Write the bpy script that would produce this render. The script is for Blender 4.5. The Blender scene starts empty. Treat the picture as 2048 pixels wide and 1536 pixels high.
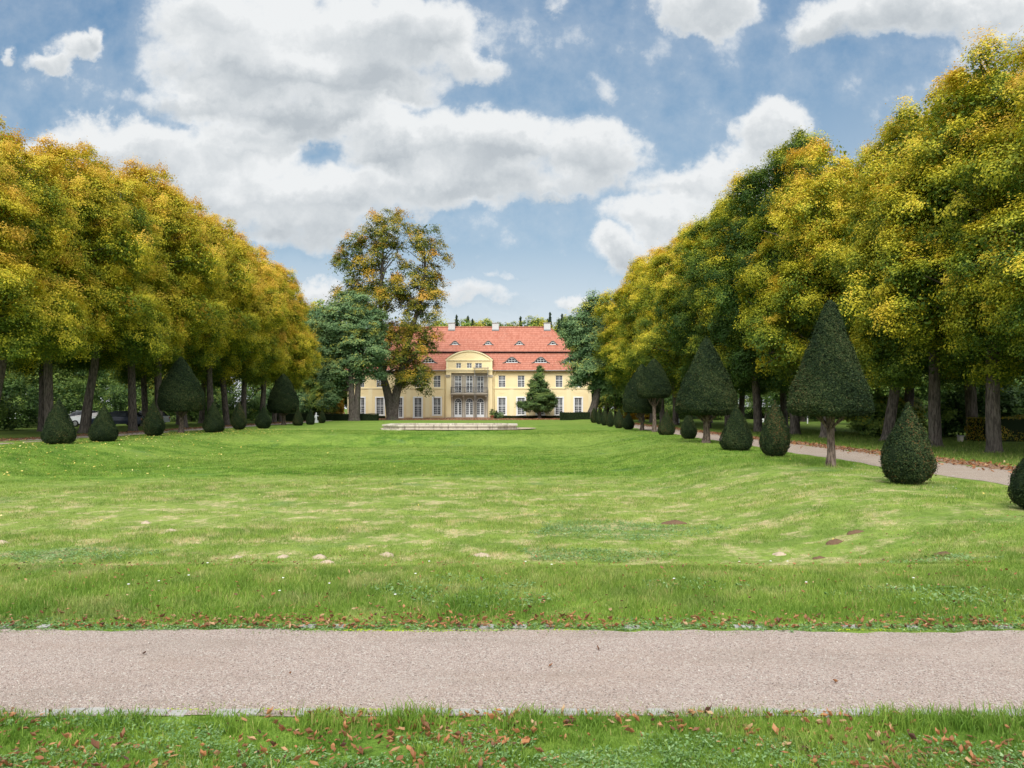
import bpy, math, random
import numpy as np
from mathutils import Vector

# ------------------------------------------------------------------ camera, light, exposure
S = bpy.context.scene
COL = S.collection
CAM_H = 1.75
FPX = 1500.0            # focal length in photo pixels (2048 wide)
HORIZON = 816.0
cam_d = bpy.data.cameras.new("camera")
cam_d.sensor_width = 36.0
cam_d.lens = FPX / 2048.0 * 36.0
cam_d.shift_y = (HORIZON - 768.0) / 2048.0
cam_d.clip_end = 5000.0
cam = bpy.data.objects.new("camera", cam_d)
cam.location = (0, 0, CAM_H)
cam.rotation_euler = (math.radians(90), 0, 0)
COL.objects.link(cam)
S.camera = cam
S.view_settings.view_transform = 'Standard'
S.view_settings.look = 'None'
S.view_settings.gamma = 1.0
S.view_settings.use_curve_mapping = False
S.view_settings.exposure = 0.04
S.cycles.max_bounces = 6
S.cycles.diffuse_bounces = 3
S.cycles.transmission_bounces = 4
S.cycles.transparent_max_bounces = 4

SUN_EL, SUN_AZ = 46.0, 190.0   # azimuth measured clockwise from +Y: behind the camera, to the left
sun_d = bpy.data.lights.new("sun", 'SUN')
sun_d.energy = 3.7
sun_d.angle = math.radians(32)
sun_d.color = (1.0, 0.955, 0.88)
sun = bpy.data.objects.new("sun", sun_d)
el, az = math.radians(SUN_EL), math.radians(SUN_AZ)
sdir = Vector((math.sin(az) * math.cos(el), math.cos(az) * math.cos(el), math.sin(el)))
sun.rotation_euler = sdir.to_track_quat('Z', 'Y').to_euler()
sun.location = sdir * 100
COL.objects.link(sun)


class NT:
    """tiny helper for building node trees"""
    def __init__(self, tree):
        self.t = tree
    def n(self, typ, **kw):
        nd = self.t.nodes.new(typ)
        for k, v in kw.items():
            setattr(nd, k, v)
        return nd
    def link(self, a, b):
        self.t.links.new(a, b)
    def setin(self, sock, v):
        if isinstance(v, bpy.types.NodeSocket):
            self.t.links.new(v, sock)
        else:
            if hasattr(sock.default_value, '__len__') and not hasattr(v, '__len__'):
                v = [v] * len(sock.default_value)
            if hasattr(sock.default_value, '__len__') and len(v) == 3 and len(sock.default_value) == 4:
                v = (*v, 1)
            sock.default_value = v
    def math(self, op, a, b=0.0, c=None, clamp=False):
        nd = self.n('ShaderNodeMath', operation=op, use_clamp=clamp)
        self.setin(nd.inputs[0], a)
        self.setin(nd.inputs[1], b)
        if c is not None:
            self.setin(nd.inputs[2], c)
        return nd.outputs[0]
    def vmath(self, op, a, b=(0, 0, 0), out=0):
        nd = self.n('ShaderNodeVectorMath', operation=op)
        self.setin(nd.inputs[0], a)
        self.setin(nd.inputs[1], b)
        return nd.outputs[out]
    def mix(self, f, a, b, blend='MIX'):
        nd = self.n('ShaderNodeMix', data_type='RGBA', blend_type=blend)
        self.setin(nd.inputs[0], f)
        self.setin(nd.inputs[6], a)
        self.setin(nd.inputs[7], b)
        return nd.outputs[2]
    def noise(self, vec, scale, detail=3.0, rough=0.55, out=0, dist=0.0):
        nd = self.n('ShaderNodeTexNoise')
        if vec is not None:
            self.link(vec, nd.inputs['Vector'])
        nd.inputs['Scale'].default_value = scale
        nd.inputs['Detail'].default_value = detail
        nd.inputs['Roughness'].default_value = rough
        nd.inputs['Distortion'].default_value = dist
        return nd.outputs[out]
    def ramp(self, f, stops, interp='LINEAR'):
        nd = self.n('ShaderNodeValToRGB')
        cr = nd.color_ramp
        cr.interpolation = interp
        while len(cr.elements) < len(stops):
            cr.elements.new(0.5)
        for e, (p, c) in zip(cr.elements, stops):
            e.position = p
            e.color = (*c, 1) if hasattr(c, '__len__') else (c, c, c, 1)
        self.setin(nd.inputs[0], f)
        return nd.outputs[0]
    def step(self, f, lo, hi):
        nd = self.n('ShaderNodeMapRange', interpolation_type='SMOOTHSTEP')
        self.setin(nd.inputs[0], f)
        nd.inputs[1].default_value = lo
        nd.inputs[2].default_value = hi
        return nd.outputs[0]
    def scale(self, vec, s):
        return self.vmath('MULTIPLY', vec, s)


# world: Nishita sky with banks of cumulus written in direction space
W = bpy.data.worlds.new("World")
S.world = W
W.use_nodes = True
W.node_tree.nodes.clear()
w = NT(W.node_tree)
sky = w.n('ShaderNodeTexSky', sky_type='NISHITA')
sky.sun_disc = False
sky.sun_elevation = math.radians(SUN_EL)
sky.sun_rotation = math.radians(SUN_AZ)
sky.air_density = 1.0
sky.dust_density = 0.6
sky.ozone_density = 1.0
tc = w.n('ShaderNodeTexCoord')
sep = w.n('ShaderNodeSeparateXYZ')
w.link(tc.outputs['Generated'], sep.inputs[0])
dy = w.math('MAXIMUM', w.math('ABSOLUTE', sep.outputs[1]), 0.05)
cu = w.math('DIVIDE', sep.outputs[0], dy)
cv = w.math('DIVIDE', sep.outputs[2], dy)
comb = w.n('ShaderNodeCombineXYZ')
w.link(cu, comb.inputs[0]); w.link(cv, comb.inputs[1]); w.link(w.math('MULTIPLY', sep.outputs[1], 0.35), comb.inputs[2])
P = comb.outputs[0]
warp = w.vmath('SUBTRACT', w.noise(P, 4.5, 8, 0.62, out=1), (0.5, 0.5, 0.5))
warp = w.vmath('ADD', w.vmath('MULTIPLY', warp, (0.17, 0.15, 0.0)), w.vmath('MULTIPLY', w.vmath('SUBTRACT', w.noise(P, 16.0, 6, 0.6, out=1), (0.5, 0.5, 0.5)), (0.06, 0.055, 0.0)))
PW = w.vmath('ADD', P, warp)
BLOBS = [  # x, y, rx, ry in photo pixels, strength
    (560, 60, 330, 120, 1.0), (820, 70, 180, 90, 1.0), (960, 130, 80, 48, .8), (480, 150, 200, 85, 1.0), (700, 160, 260, 80, 1), (480, 215, 230, 55, .8),
    (620, 230, 170, 60, .9), (330, 205, 80, 30, .55),
    (140, 110, 75, 42, .95), (80, 150, 60, 30, .8), (175, 85, 34, 34, .9), (0, 130, 22, 26, .7),
    (170, 300, 220, 60, .95), (290, 320, 170, 80, 1), (480, 300, 130, 75, 1), (420, 400, 300, 90, 1), (620, 400, 200, 100, 1), (600, 470, 200, 60, .8),
    (770, 270, 90, 70, 1), (900, 300, 240, 90, 1), (1010, 290, 130, 80, 1), (1180, 300, 140, 80, 1), (900, 375, 260, 60, .9), (1090, 370, 170, 45, .7),
    (1400, 10, 120, 65, 1), (1780, 35, 230, 75, 1), (1650, 50, 90, 55, .9), (1990, 40, 170, 80, 1),
    (1530, 270, 110, 65, 1), (1450, 355, 150, 60, .9), (1360, 430, 150, 60, .95), (1250, 490, 80, 42, .95), (1330, 350, 90, 30, .45), (1400, 500, 260, 50, .6),
    (1190, 165, 40, 45, .5), (960, 470, 90, 70, .5), (1000, 540, 45, 26, .6), (1150, 610, 90, 28, .8), (1105, 405, 40, 12, .5),
    (640, 590, 90, 36, .8), (930, 590, 120, 40, .6), (1120, 10, 26, 24, .5), (1950, 130, 200, 60, .5),
]
F = None; G = None
for (bx, by, rx, ry, st) in BLOBS:
    c = ((bx - 1024) / FPX, (HORIZON - by) / FPX, 0)
    q = w.vmath('MULTIPLY', w.vmath('SUBTRACT', PW, c), (FPX / rx / 1.14, FPX / ry / 1.16, 0))
    l2 = w.vmath('DOT_PRODUCT', q, q, out=1)
    wt = w.math('MULTIPLY', w.math('SUBTRACT', 1.0, l2, clamp=True), st)
    sp = w.n('ShaderNodeSeparateXYZ'); w.link(q, sp.inputs[0])
    g = w.math('MULTIPLY', sp.outputs[1], wt)
    F = wt if F is None else w.math('SMOOTH_MAX', F, wt, 0.25)
    G = g if G is None else w.math('ADD', G, g)
fn = w.noise(P, 13.0, 9, 0.64)
fn2 = w.noise(P, 3.2, 5, 0.6)
dens = w.math('ADD', w.math('ADD', F, w.math('MULTIPLY', w.math('SUBTRACT', fn, 0.5), 1.25)), w.math('MULTIPLY', w.math('SUBTRACT', fn2, 0.5), 0.35))
cover = w.step(dens, 0.11, 0.70)
soft = w.step(dens, -0.25, 0.6)
cover = w.math('MAXIMUM', cover, w.math('MULTIPLY', soft, 0.34))
low = w.step(cv, 0.30, 0.02)             # milky air over the horizon
cover = w.math('MAXIMUM', cover, w.math('MULTIPLY', low, 0.80))
thick = w.step(dens, 0.45, 1.15)
shade = w.math('SUBTRACT', w.math('MULTIPLY', thick, 0.55), w.math('MULTIPLY', G, 1.15))
shade = w.math('ADD', shade, w.math('MULTIPLY', w.math('SUBTRACT', w.noise(PW, 7.0, 8, 0.66), 0.5), 1.3))
cc = w.ramp(shade, [(0.0, (0.84, 0.86, 0.87)), (0.3, (0.72, 0.75, 0.77)), (0.65, (0.60, 0.64, 0.67)), (1.0, (0.48, 0.525, 0.565))])
WSTR = 0.11
cc = w.scale(cc, [1.0 / WSTR] * 3)
blue = w.ramp(w.math('DIVIDE', cv, 0.6, clamp=True), [(0.0, (0.48, 0.63, 0.71)), (0.35, (0.31, 0.49, 0.64)), (0.7, (0.18, 0.36, 0.56)), (1.0, (0.11, 0.27, 0.49))])
skyc = w.mix(0.7, w.scale(sky.outputs[0], (0.80, 0.88, 0.95)), w.scale(blue, [1.0 / WSTR] * 3))
veil = w.math('MULTIPLY', w.step(cu, 0.18, 0.75), w.step(cv, 0.62, 0.15))
cover = w.math('MAXIMUM', cover, w.math('MULTIPLY', veil, w.math('ADD', 0.45, w.math('MULTIPLY', w.noise(P, 5.0, 5, 0.6), 0.5))))
full = w.mix(cover, skyc, cc)
# unseen bright cloud added behind the camera and overhead as fill light
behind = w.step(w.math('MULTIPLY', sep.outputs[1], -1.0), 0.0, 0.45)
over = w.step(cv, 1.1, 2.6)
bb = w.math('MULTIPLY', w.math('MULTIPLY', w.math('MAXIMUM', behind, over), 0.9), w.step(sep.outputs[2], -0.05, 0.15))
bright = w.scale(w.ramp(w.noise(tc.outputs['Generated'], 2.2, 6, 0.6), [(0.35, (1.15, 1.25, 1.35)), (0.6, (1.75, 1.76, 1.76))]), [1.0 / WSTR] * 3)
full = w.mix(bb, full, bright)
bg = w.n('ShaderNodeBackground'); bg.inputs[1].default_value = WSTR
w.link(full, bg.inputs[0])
wo = w.n('ShaderNodeOutputWorld'); w.link(bg.outputs[0], wo.inputs[0])
W.cycles.sampling_method = 'MANUAL'
W.cycles.sample_map_resolution = 512

# ------------------------------------------------------------------ helpers
rng = np.random.default_rng(7)
random.seed(7)

def px(x, y, Y=None, ground=0.0):
    """photo pixel standing on the ground -> world X, Y"""
    if Y is None:
        Y = FPX * (CAM_H - ground) / (y - HORIZON)
    return (x - 1024.0) / FPX * Y, Y

def pz(y, Y):
    return CAM_H + (HORIZON - y) / FPX * Y

def smooth(a, b, x):
    t = np.clip((x - a) / (b - a), 0, 1)
    return t * t * (3 - 2 * t)

def height(x, y):
    """terrain: a shallow sunken lawn with banks all round"""
    x = np.asarray(x, float); y = np.asarray(y, float)
    wob = 0.3 * np.sin(y * 0.35)
    ins = smooth(-20.5 + wob, -16.5 + wob, x) * (1 - smooth(3.6 + wob, 7.9 + wob * .5, x))
    ins = ins * smooth(8.0, 10.8, y) * (1 - smooth(46.0, 50.0, y))
    h = -0.62 * ins
    near = (1 - smooth(60, 90, y)) * smooth(6.3, 8.5, y)
    h = h + near * (1 - smooth(8.0, 9.5, x)) * (0.010 * np.sin(x * 0.9 + 1.3 * np.sin(y * .31)) * np.sin(y * 0.7 + 0.5 * np.sin(x * .5)) + 0.010 * np.sin(x * 2.1 + y * 1.3) * np.sin(y * 1.9 - x * .4))
    # mound by the right hand trees in front of the house
    h = h + 0.35 * np.exp(-(((x - 9.5) / 3.5) ** 2 + ((y - 92) / 6) ** 2))
    return h

def hz(x, y):
    return float(height(x, y))

def np_mesh(name, verts, faces_list, mat=None, attrs=None, smooth_shade=False):
    verts = np.ascontiguousarray(verts, dtype=np.float32)
    me = bpy.data.meshes.new(name)
    me.vertices.add(len(verts))
    me.vertices.foreach_set('co', verts.ravel())
    loops = np.concatenate([np.asarray(f, dtype=np.int32).ravel() for f in faces_list])
    counts = np.concatenate([np.full(len(f), np.asarray(f).shape[1], dtype=np.int32) for f in faces_list])
    starts = np.concatenate([[0], np.cumsum(counts)[:-1]]).astype(np.int32)
    me.loops.add(len(loops))
    me.loops.foreach_set('vertex_index', loops)
    me.polygons.add(len(counts))
    me.polygons.foreach_set('loop_start', starts)
    me.polygons.foreach_set('loop_total', counts)
    me.polygons.foreach_set('use_smooth', np.full(len(counts), smooth_shade, dtype=bool))
    if attrs:
        for k, v in attrs.items():
            a = me.attributes.new(k, 'FLOAT', 'POINT')
            a.data.foreach_set('value', np.ascontiguousarray(v, dtype=np.float32))
    me.update(calc_edges=True)
    if mat:
        me.materials.append(mat)
    return me

def link(name, me, parent=None, loc=(0, 0, 0)):
    o = bpy.data.objects.new(name, me)
    o.location = loc
    COL.objects.link(o)
    if parent is not None:
        o.parent = parent
    return o

def tag(o, label=None, cat=None, group=None, kind=None):
    if label: o['label'] = label
    if cat: o['category'] = cat
    if group: o['group'] = group
    if kind: o['kind'] = kind
    return o

def thing(name, label, cat, loc=(0, 0, 0), rz=0.0, group=None, scale=None):
    o = bpy.data.objects.new(name, None)
    o.empty_display_size = 0.3
    o.location = loc
    o.rotation_euler = (0, 0, rz)
    if scale: o.scale = scale
    COL.objects.link(o)
    return tag(o, label, cat, group)

def copy_tree(o, parent=None):
    c = o.copy()
    COL.objects.link(c)
    if parent is not None:
        c.parent = parent
    for ch in list(o.children):
        copy_tree(ch, c)
    return c


class MB:
    """mesh accumulator: boxes, tubes, prisms, loose quads"""
    def __init__(self):
        self.v = []; self.f4 = []; self.f3 = []; self.fn = []; self.n = 0
    def add(self, verts, quads=(), tris=(), polys=()):
        verts = np.asarray(verts, float).reshape(-1, 3)
        b = self.n
        self.v.append(verts); self.n += len(verts)
        if len(quads): self.f4.append(np.asarray(quads, int) + b)
        if len(tris): self.f3.append(np.asarray(tris, int) + b)
        for p in polys: self.fn.append(np.asarray([p], int) + b)
        return self
    def box(self, x0, x1, y0, y1, z0, z1):
        v = [(x0, y0, z0), (x1, y0, z0), (x1, y1, z0), (x0, y1, z0), (x0, y0, z1), (x1, y0, z1), (x1, y1, z1), (x0, y1, z1)]
        return self.add(v, [(0, 3, 2, 1), (4, 5, 6, 7), (0, 1, 5, 4), (1, 2, 6, 5), (2, 3, 7, 6), (3, 0, 4, 7)])
    def quad(self, a, b, c, d):
        return self.add([a, b, c, d], [(0, 1, 2, 3)])
    def tube(self, pts, radii, sides=8, cap=True, rough=0.0):
        pts = np.asarray(pts, float); n = len(pts)
        radii = np.asarray(radii, float)
        tang = np.gradient(pts, axis=0)
        tang /= np.linalg.norm(tang, axis=1)[:, None] + 1e-9
        ref = np.array([1.0, 0.0, 0.0]) if abs(tang[0][0]) < 0.8 else np.array([0, 1.0, 0])
        rings = []
        ang = np.linspace(0, 2 * np.pi, sides, endpoint=False)
        lob = 1 + rough * np.sin(ang * 3 + rng.uniform(0, 6)) + rough * .6 * np.sin(ang * 5 + rng.uniform(0, 6))
        for i in range(n):
            a = np.cross(tang[i], ref); a /= np.linalg.norm(a) + 1e-9
            b = np.cross(tang[i], a)
            rings.append(pts[i] + (np.outer(np.cos(ang) * lob, a) + np.outer(np.sin(ang) * lob, b)) * radii[i])
        v = np.concatenate(rings)
        q = []
        for i in range(n - 1):
            for j in range(sides):
                k = (j + 1) % sides
                q.append((i * sides + j, i * sides + k, (i + 1) * sides + k, (i + 1) * sides + j))
        self.add(v, q, polys=[tuple(range(sides))[::-1], tuple((n - 1) * sides + j for j in range(sides))] if cap else ())
        return self
    def lathe(self, prof, sides=24, c=(0, 0, 0)):
        ang = np.linspace(0, 2 * np.pi, sides, endpoint=False)
        v = []
        for r, z in prof:
            v += [(c[0] + r * math.cos(a), c[1] + r * math.sin(a), c[2] + z) for a in ang]
        q = []
        for i in range(len(prof) - 1):
            for j in range(sides):
                k = (j + 1) % sides
                q.append((i * sides + j, i * sides + k, (i + 1) * sides + k, (i + 1) * sides + j))
        self.add(v, q, polys=[tuple(range(sides))[::-1], tuple((len(prof) - 1) * sides + j for j in range(sides))])
        return self
    def prism(self, poly, z0, z1):
        n = len(poly)
        v = [(p[0], p[1], z0) for p in poly] + [(p[0], p[1], z1) for p in poly]
        self.add(v, [(i, (i + 1) % n, n + (i + 1) % n, n + i) for i in range(n)], polys=[tuple(range(n))[::-1], tuple(range(n, 2 * n))])
        return self
    def mesh(self, name, mat, smooth_shade=False, attrs=None):
        fl = []
        if self.f4: fl.append(np.concatenate(self.f4))
        if self.f3: fl.append(np.concatenate(self.f3))
        fl += self.fn
        return np_mesh(name, np.concatenate(self.v), fl, mat, attrs, smooth_shade)
    def build(self, name, mat, parent=None, smooth_shade=False, loc=(0, 0, 0)):
        return link(name, self.mesh(name, mat, smooth_shade), parent, loc)


# ------------------------------------------------------------------ materials
def new_mat(name):
    m = bpy.data.materials.new(name)
    m.use_nodes = True
    m.node_tree.nodes.clear()
    k = NT(m.node_tree)
    out = k.n('ShaderNodeOutputMaterial')
    return m, k, out

def principled(k, out, color, rough=0.8, spec=0.3, bump=None, bump_d=0.02, bump_s=0.5, metallic=0.0):
    p = k.n('ShaderNodeBsdfPrincipled')
    k.setin(p.inputs['Base Color'], color)
    k.setin(p.inputs['Roughness'], rough)
    p.inputs['Specular IOR Level'].default_value = spec
    p.inputs['Metallic'].default_value = metallic
    if bump is not None:
        b = k.n('ShaderNodeBump')
        b.inputs['Strength'].default_value = bump_s
        b.inputs['Distance'].default_value = bump_d
        k.link(bump, b.inputs['Height'])
        k.link(b.outputs[0], p.inputs['Normal'])
    k.link(p.outputs[0], out.inputs[0])
    return p

def simple(name, col, rough=0.7, spec=0.3, var=0.12, scale=3.0, bump_s=0.0, bump_scale=30.0, bump_d=0.01, metallic=0.0):
    m, k, out = new_mat(name)
    g = k.n('ShaderNodeTexCoord').outputs['Object']
    n = k.noise(g, scale, 5, 0.6)
    f = k.math('ADD', k.math('MULTIPLY', n, var * 2), 1 - var)
    c = k.vmath('SCALE', col if isinstance(col, bpy.types.NodeSocket) else col)
    c.node.inputs[3].default_value = 1.0
    k.link(f, c.node.inputs[3])
    b = k.noise(g, bump_scale, 4, 0.6) if bump_s else None
    principled(k, out, c, rough, spec, b, bump_d, bump_s, metallic)
    return m

def leaf_mat(name, stops, trans=0.28, rough=0.55, spec=0.25, use_obj=True, turn_up=0.0):
    """leaf colour follows a per-leaf 'tint' (how far the leaf has turned; in crowns also light painted on spray tops) shifted by the tree's own colour value"""
    m, k, out = new_mat(name)
    at = k.n('ShaderNodeAttribute', attribute_name='tint')
    f = at.outputs['Fac']
    if use_obj:
        oi = k.n('ShaderNodeObjectInfo')
        sc = k.n('ShaderNodeSeparateColor')
        k.link(oi.outputs['Color'], sc.inputs[0])
        f = k.math('ADD', f, k.math('SUBTRACT', sc.outputs[0], 0.5))
        tcn = k.n('ShaderNodeTexCoord').outputs['Object']
        f = k.math('ADD', f, k.math('MULTIPLY', k.math('SUBTRACT', k.noise(tcn, 0.32, 2, 0.5), 0.5), 0.30))
        if turn_up:   # the tops of the crowns turn first
            sz = k.n('ShaderNodeSeparateXYZ'); k.link(tcn, sz.inputs[0])
            f = k.math('ADD', f, k.math('MULTIPLY', k.math('SUBTRACT', sz.outputs[2], 11.0), turn_up))
    col = k.ramp(f, stops)
    d = k.n('ShaderNodeBsdfPrincipled')
    k.link(col, d.inputs['Base Color'])
    d.inputs['Roughness'].default_value = rough
    d.inputs['Specular IOR Level'].default_value = spec
    t = k.n('ShaderNodeBsdfTranslucent')
    k.link(col, t.inputs[0])
    mx = k.n('ShaderNodeMixShader'); mx.inputs[0].default_value = trans
    k.link(d.outputs[0], mx.inputs[1]); k.link(t.outputs[0], mx.inputs[2])
    k.link(mx.outputs[0], out.inputs[0])
    return m

M = {}
M['lime'] = leaf_mat('lime leaves', [(0.0, (0.034, 0.081, 0.011)), (0.28, (0.115, 0.184, 0.017)), (0.48, (0.310, 0.333, 0.021)), (0.70, (0.609, 0.529, 0.034)), (0.9, (0.713, 0.529, 0.052)), (1.0, (0.690, 0.437, 0.057))], 0.3, turn_up=0.020)
M['rust'] = leaf_mat('old lime leaves', [(0.0, (0.025, 0.056, 0.013)), (0.35, (0.084, 0.129, 0.019)), (0.6, (0.280, 0.246, 0.022)), (0.8, (0.515, 0.347, 0.034)), (1.0, (0.538, 0.269, 0.039))], 0.25)
M['locust'] = leaf_mat('locust leaves', [(0.0, (0.037, 0.088, 0.043)), (0.4, (0.100, 0.188, 0.077)), (0.8, (0.213, 0.325, 0.125)), (1.0, (0.425, 0.400, 0.062))], 0.25)
M['green'] = leaf_mat('green leaves', [(0.0, (0.031, 0.072, 0.022)), (0.4, (0.094, 0.176, 0.039)), (0.8, (0.220, 0.308, 0.055)), (1.0, (0.440, 0.396, 0.044))], 0.25)
M['hornbeam'] = leaf_mat('hornbeam leaves', [(0.0, (0.033, 0.072, 0.023)), (0.5, (0.091, 0.163, 0.046)), (1.0, (0.221, 0.286, 0.065))], 0.2)
M['spruce'] = leaf_mat('spruce needles', [(0.0, (0.012, 0.028, 0.016)), (0.6, (0.03, 0.06, 0.032)), (1.0, (0.06, 0.09, 0.045))], 0.05, use_obj=False)
M['yew'] = leaf_mat('clipped yew', [(0.0, (0.006, 0.016, 0.007)), (0.45, (0.020, 0.038, 0.012)), (0.8, (0.054, 0.078, 0.024)), (0.97, (0.085, 0.085, 0.035)), (1.0, (0.15, 0.08, 0.03))], 0.05, rough=0.7, spec=0.15)
M['gold'] = leaf_mat('gold leaves', [(0.0, (0.3, 0.2, 0.02)), (1.0, (0.7, 0.42, 0.03))], 0.3, use_obj=False)
M['red'] = leaf_mat('russet leaves', [(0.0, (0.12, 0.08, 0.02)), (0.5, (0.35, 0.15, 0.02)), (1.0, (0.45, 0.12, 0.03))], 0.3, use_obj=False)

def bark(name, c1, c2, sc=1.0):
    m, k, out = new_mat(name)
    g = k.n('ShaderNodeTexCoord').outputs['Object']
    v = k.scale(g, (6 * sc, 6 * sc, 1.2 * sc))
    n = k.noise(v, 2.2, 6, 0.65)
    n2 = k.noise(g, 0.8, 3, 0.5)
    c = k.mix(k.step(n, 0.35, 0.65), c1, c2)
    c = k.mix(k.math('MULTIPLY', k.step(n2, 0.52, 0.7), 0.5), c, (0.07, 0.085, 0.045))
    principled(k, out, c, 0.9, 0.15, n, 0.06, 0.9)
    return m
M['bark'] = bark('lime bark', (0.05, 0.042, 0.036), (0.16, 0.135, 0.115))
M['bark_old'] = bark('old bark', (0.045, 0.038, 0.033), (0.14, 0.12, 0.105))
M['bark_yew'] = bark('yew bark', (0.04, 0.028, 0.022), (0.20, 0.155, 0.125), 1.6)


def lawn_group():
    """colour of the lawn at a place; shared by the ground sheet and the blades that grow on it"""
    g = bpy.data.node_groups.new('lawn colour', 'ShaderNodeTree')
    g.interface.new_socket('Color', in_out='OUTPUT', socket_type='NodeSocketColor')
    g.interface.new_socket('Dry', in_out='OUTPUT', socket_type='NodeSocketFloat')
    k = NT(g)
    pos = k.n('ShaderNodeNewGeometry').outputs['Position']
    flat = k.scale(pos, (1, 1, 0))
    str_ = k.scale(pos, (0.55, 1, 0))
    sp = k.n('ShaderNodeSeparateXYZ'); k.link(pos, sp.inputs[0])
    big = k.noise(str_, 0.16, 5, 0.6)
    mid = k.noise(flat, 0.9, 5, 0.65)
    fine = k.noise(flat, 5.0, 4, 0.7)
    c = k.mix(k.step(mid, 0.32, 0.68), (0.095, 0.205, 0.026), (0.215, 0.345, 0.055))
    c = k.mix(k.math('MULTIPLY', k.step(big, 0.4, 0.62), 0.55), c, (0.255, 0.35, 0.075))
    c = k.mix(k.math('MULTIPLY', k.step(fine, 0.45, 0.75), 0.4), c, (0.065, 0.15, 0.012))
    # dry area in the middle of the sunken lawn
    e = k.vmath('MULTIPLY', k.vmath('SUBTRACT', flat, (-3.0, 16.5, 0)), (1 / 17.0, 1 / 10.5, 0))
    reg = k.math('SUBTRACT', 1.0, k.vmath('DOT_PRODUCT', e, e, out=1), clamp=True)
    reg = k.math('POWER', reg, 0.5)
    d1 = k.noise(k.scale(pos, (0.9, 1, 0)), 1.3, 9, 0.78)
    dm = k.step(k.math('ADD', d1, k.math('MULTIPLY', fine, 0.22)), 0.58, 0.74)
    dry = k.math('MULTIPLY', k.math('MULTIPLY', reg, dm), 1.0)
    dry2 = k.math('MULTIPLY', k.step(k.noise(k.scale(pos, (1, .9, 0)), 0.9, 9, 0.78), 0.55, 0.72), 0.36)
    dry = k.math('MULTIPLY', k.math('MAXIMUM', dry, dry2), k.math('ADD', 0.55, k.math('MULTIPLY', k.step(k.noise(flat, 7.0, 5, 0.75), 0.40, 0.58), 0.60)))
    c = k.mix(k.math('MULTIPLY', reg, 0.32), c, (0.32, 0.385, 0.105))
    c = k.mix(k.math('MULTIPLY', dry, 0.95), c, (0.56, 0.49, 0.28))
    soil = k.math('MULTIPLY', k.step(k.noise(str_, 1.5, 5, 0.7), 0.66, 0.74), reg)
    c = k.mix(k.math('MULTIPLY', soil, 0.7), c, (0.30, 0.23, 0.16))
    clo = k.step(k.noise(k.vmath('ADD', flat, (40, 13, 0)), 0.42, 4, 0.6), 0.60, 0.72)
    c = k.mix(k.math('MULTIPLY', clo, 0.45), c, (0.10, 0.20, 0.085))
    # darker, more olive ground beyond the paths under the avenues
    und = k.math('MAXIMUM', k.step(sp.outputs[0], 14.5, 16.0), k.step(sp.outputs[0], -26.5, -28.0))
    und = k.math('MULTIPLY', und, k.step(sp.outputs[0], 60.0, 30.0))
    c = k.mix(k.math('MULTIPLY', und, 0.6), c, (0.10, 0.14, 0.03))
    o = k.n('NodeGroupOutput')
    k.link(c, o.inputs[0]); k.link(dry, o.inputs[1])
    return g
LG = lawn_group()

def lawn_mat(name, blades):
    m, k, out = new_mat(name)
    gn = k.n('ShaderNodeGroup'); gn.node_tree = LG
    c = gn.outputs[0]
    pos = k.n('ShaderNodeNewGeometry').outputs['Position']
    if blades:
        at = k.n('ShaderNodeAttribute', attribute_name='tint').outputs['Fac']
        c = k.mix(k.math('MULTIPLY', at, 1.0), k.vmath('MULTIPLY', c, (0.66, 0.78, 0.55)), k.vmath('MULTIPLY', c, (1.75, 1.52, 1.55)))
        dryb = k.step(at, 0.93, 0.97)
        c = k.mix(k.math('MULTIPLY', dryb, 0.8), c, (0.46, 0.38, 0.16))
        d = k.n('ShaderNodeBsdfPrincipled'); k.link(c, d.inputs['Base Color'])
        d.inputs['Roughness'].default_value = 0.5; d.inputs['Specular IOR Level'].default_value = 0.25
        t = k.n('ShaderNodeBsdfTranslucent'); k.link(c, t.inputs[0])
        mx = k.n('ShaderNodeMixShader'); mx.inputs[0].default_value = 0.42
        k.link(d.outputs[0], mx.inputs[1]); k.link(t.outputs[0], mx.inputs[2]); k.link(mx.outputs[0], out.inputs[0])
    else:
        f1 = k.noise(k.scale(pos, (1, 0.6, 1)), 22.0, 4, 0.7)
        f2 = k.noise(k.scale(pos, (1, 0.45, 1)), 7.0, 5, 0.7)
        c = k.mix(k.math('MULTIPLY', k.step(f2, 0.35, 0.65), 0.5), c, k.vmath('MULTIPLY', c, (0.5, 0.58, 0.45)))
        c = k.mix(k.math('MULTIPLY', k.step(f1, 0.5, 0.7), 0.4), c, k.vmath('MULTIPLY', c, (1.35, 1.25, 1.3)))
        f3 = k.noise(pos, 70.0, 3, 0.7)
        c = k.mix(k.math('MULTIPLY', k.step(f3, 0.42, 0.62), 0.55), k.vmath('MULTIPLY', c, (1.1, 1.02, 1.05)), k.vmath('MULTIPLY', c, (0.6, 0.58, 0.55)))
        principled(k, out, c, 0.9, 0.1, k.math('ADD', f1, k.math('MULTIPLY', f2, 2.0)), 0.05, 0.7)
    return m
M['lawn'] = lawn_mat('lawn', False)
M['blades'] = lawn_mat('grass blades', True)

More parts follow.
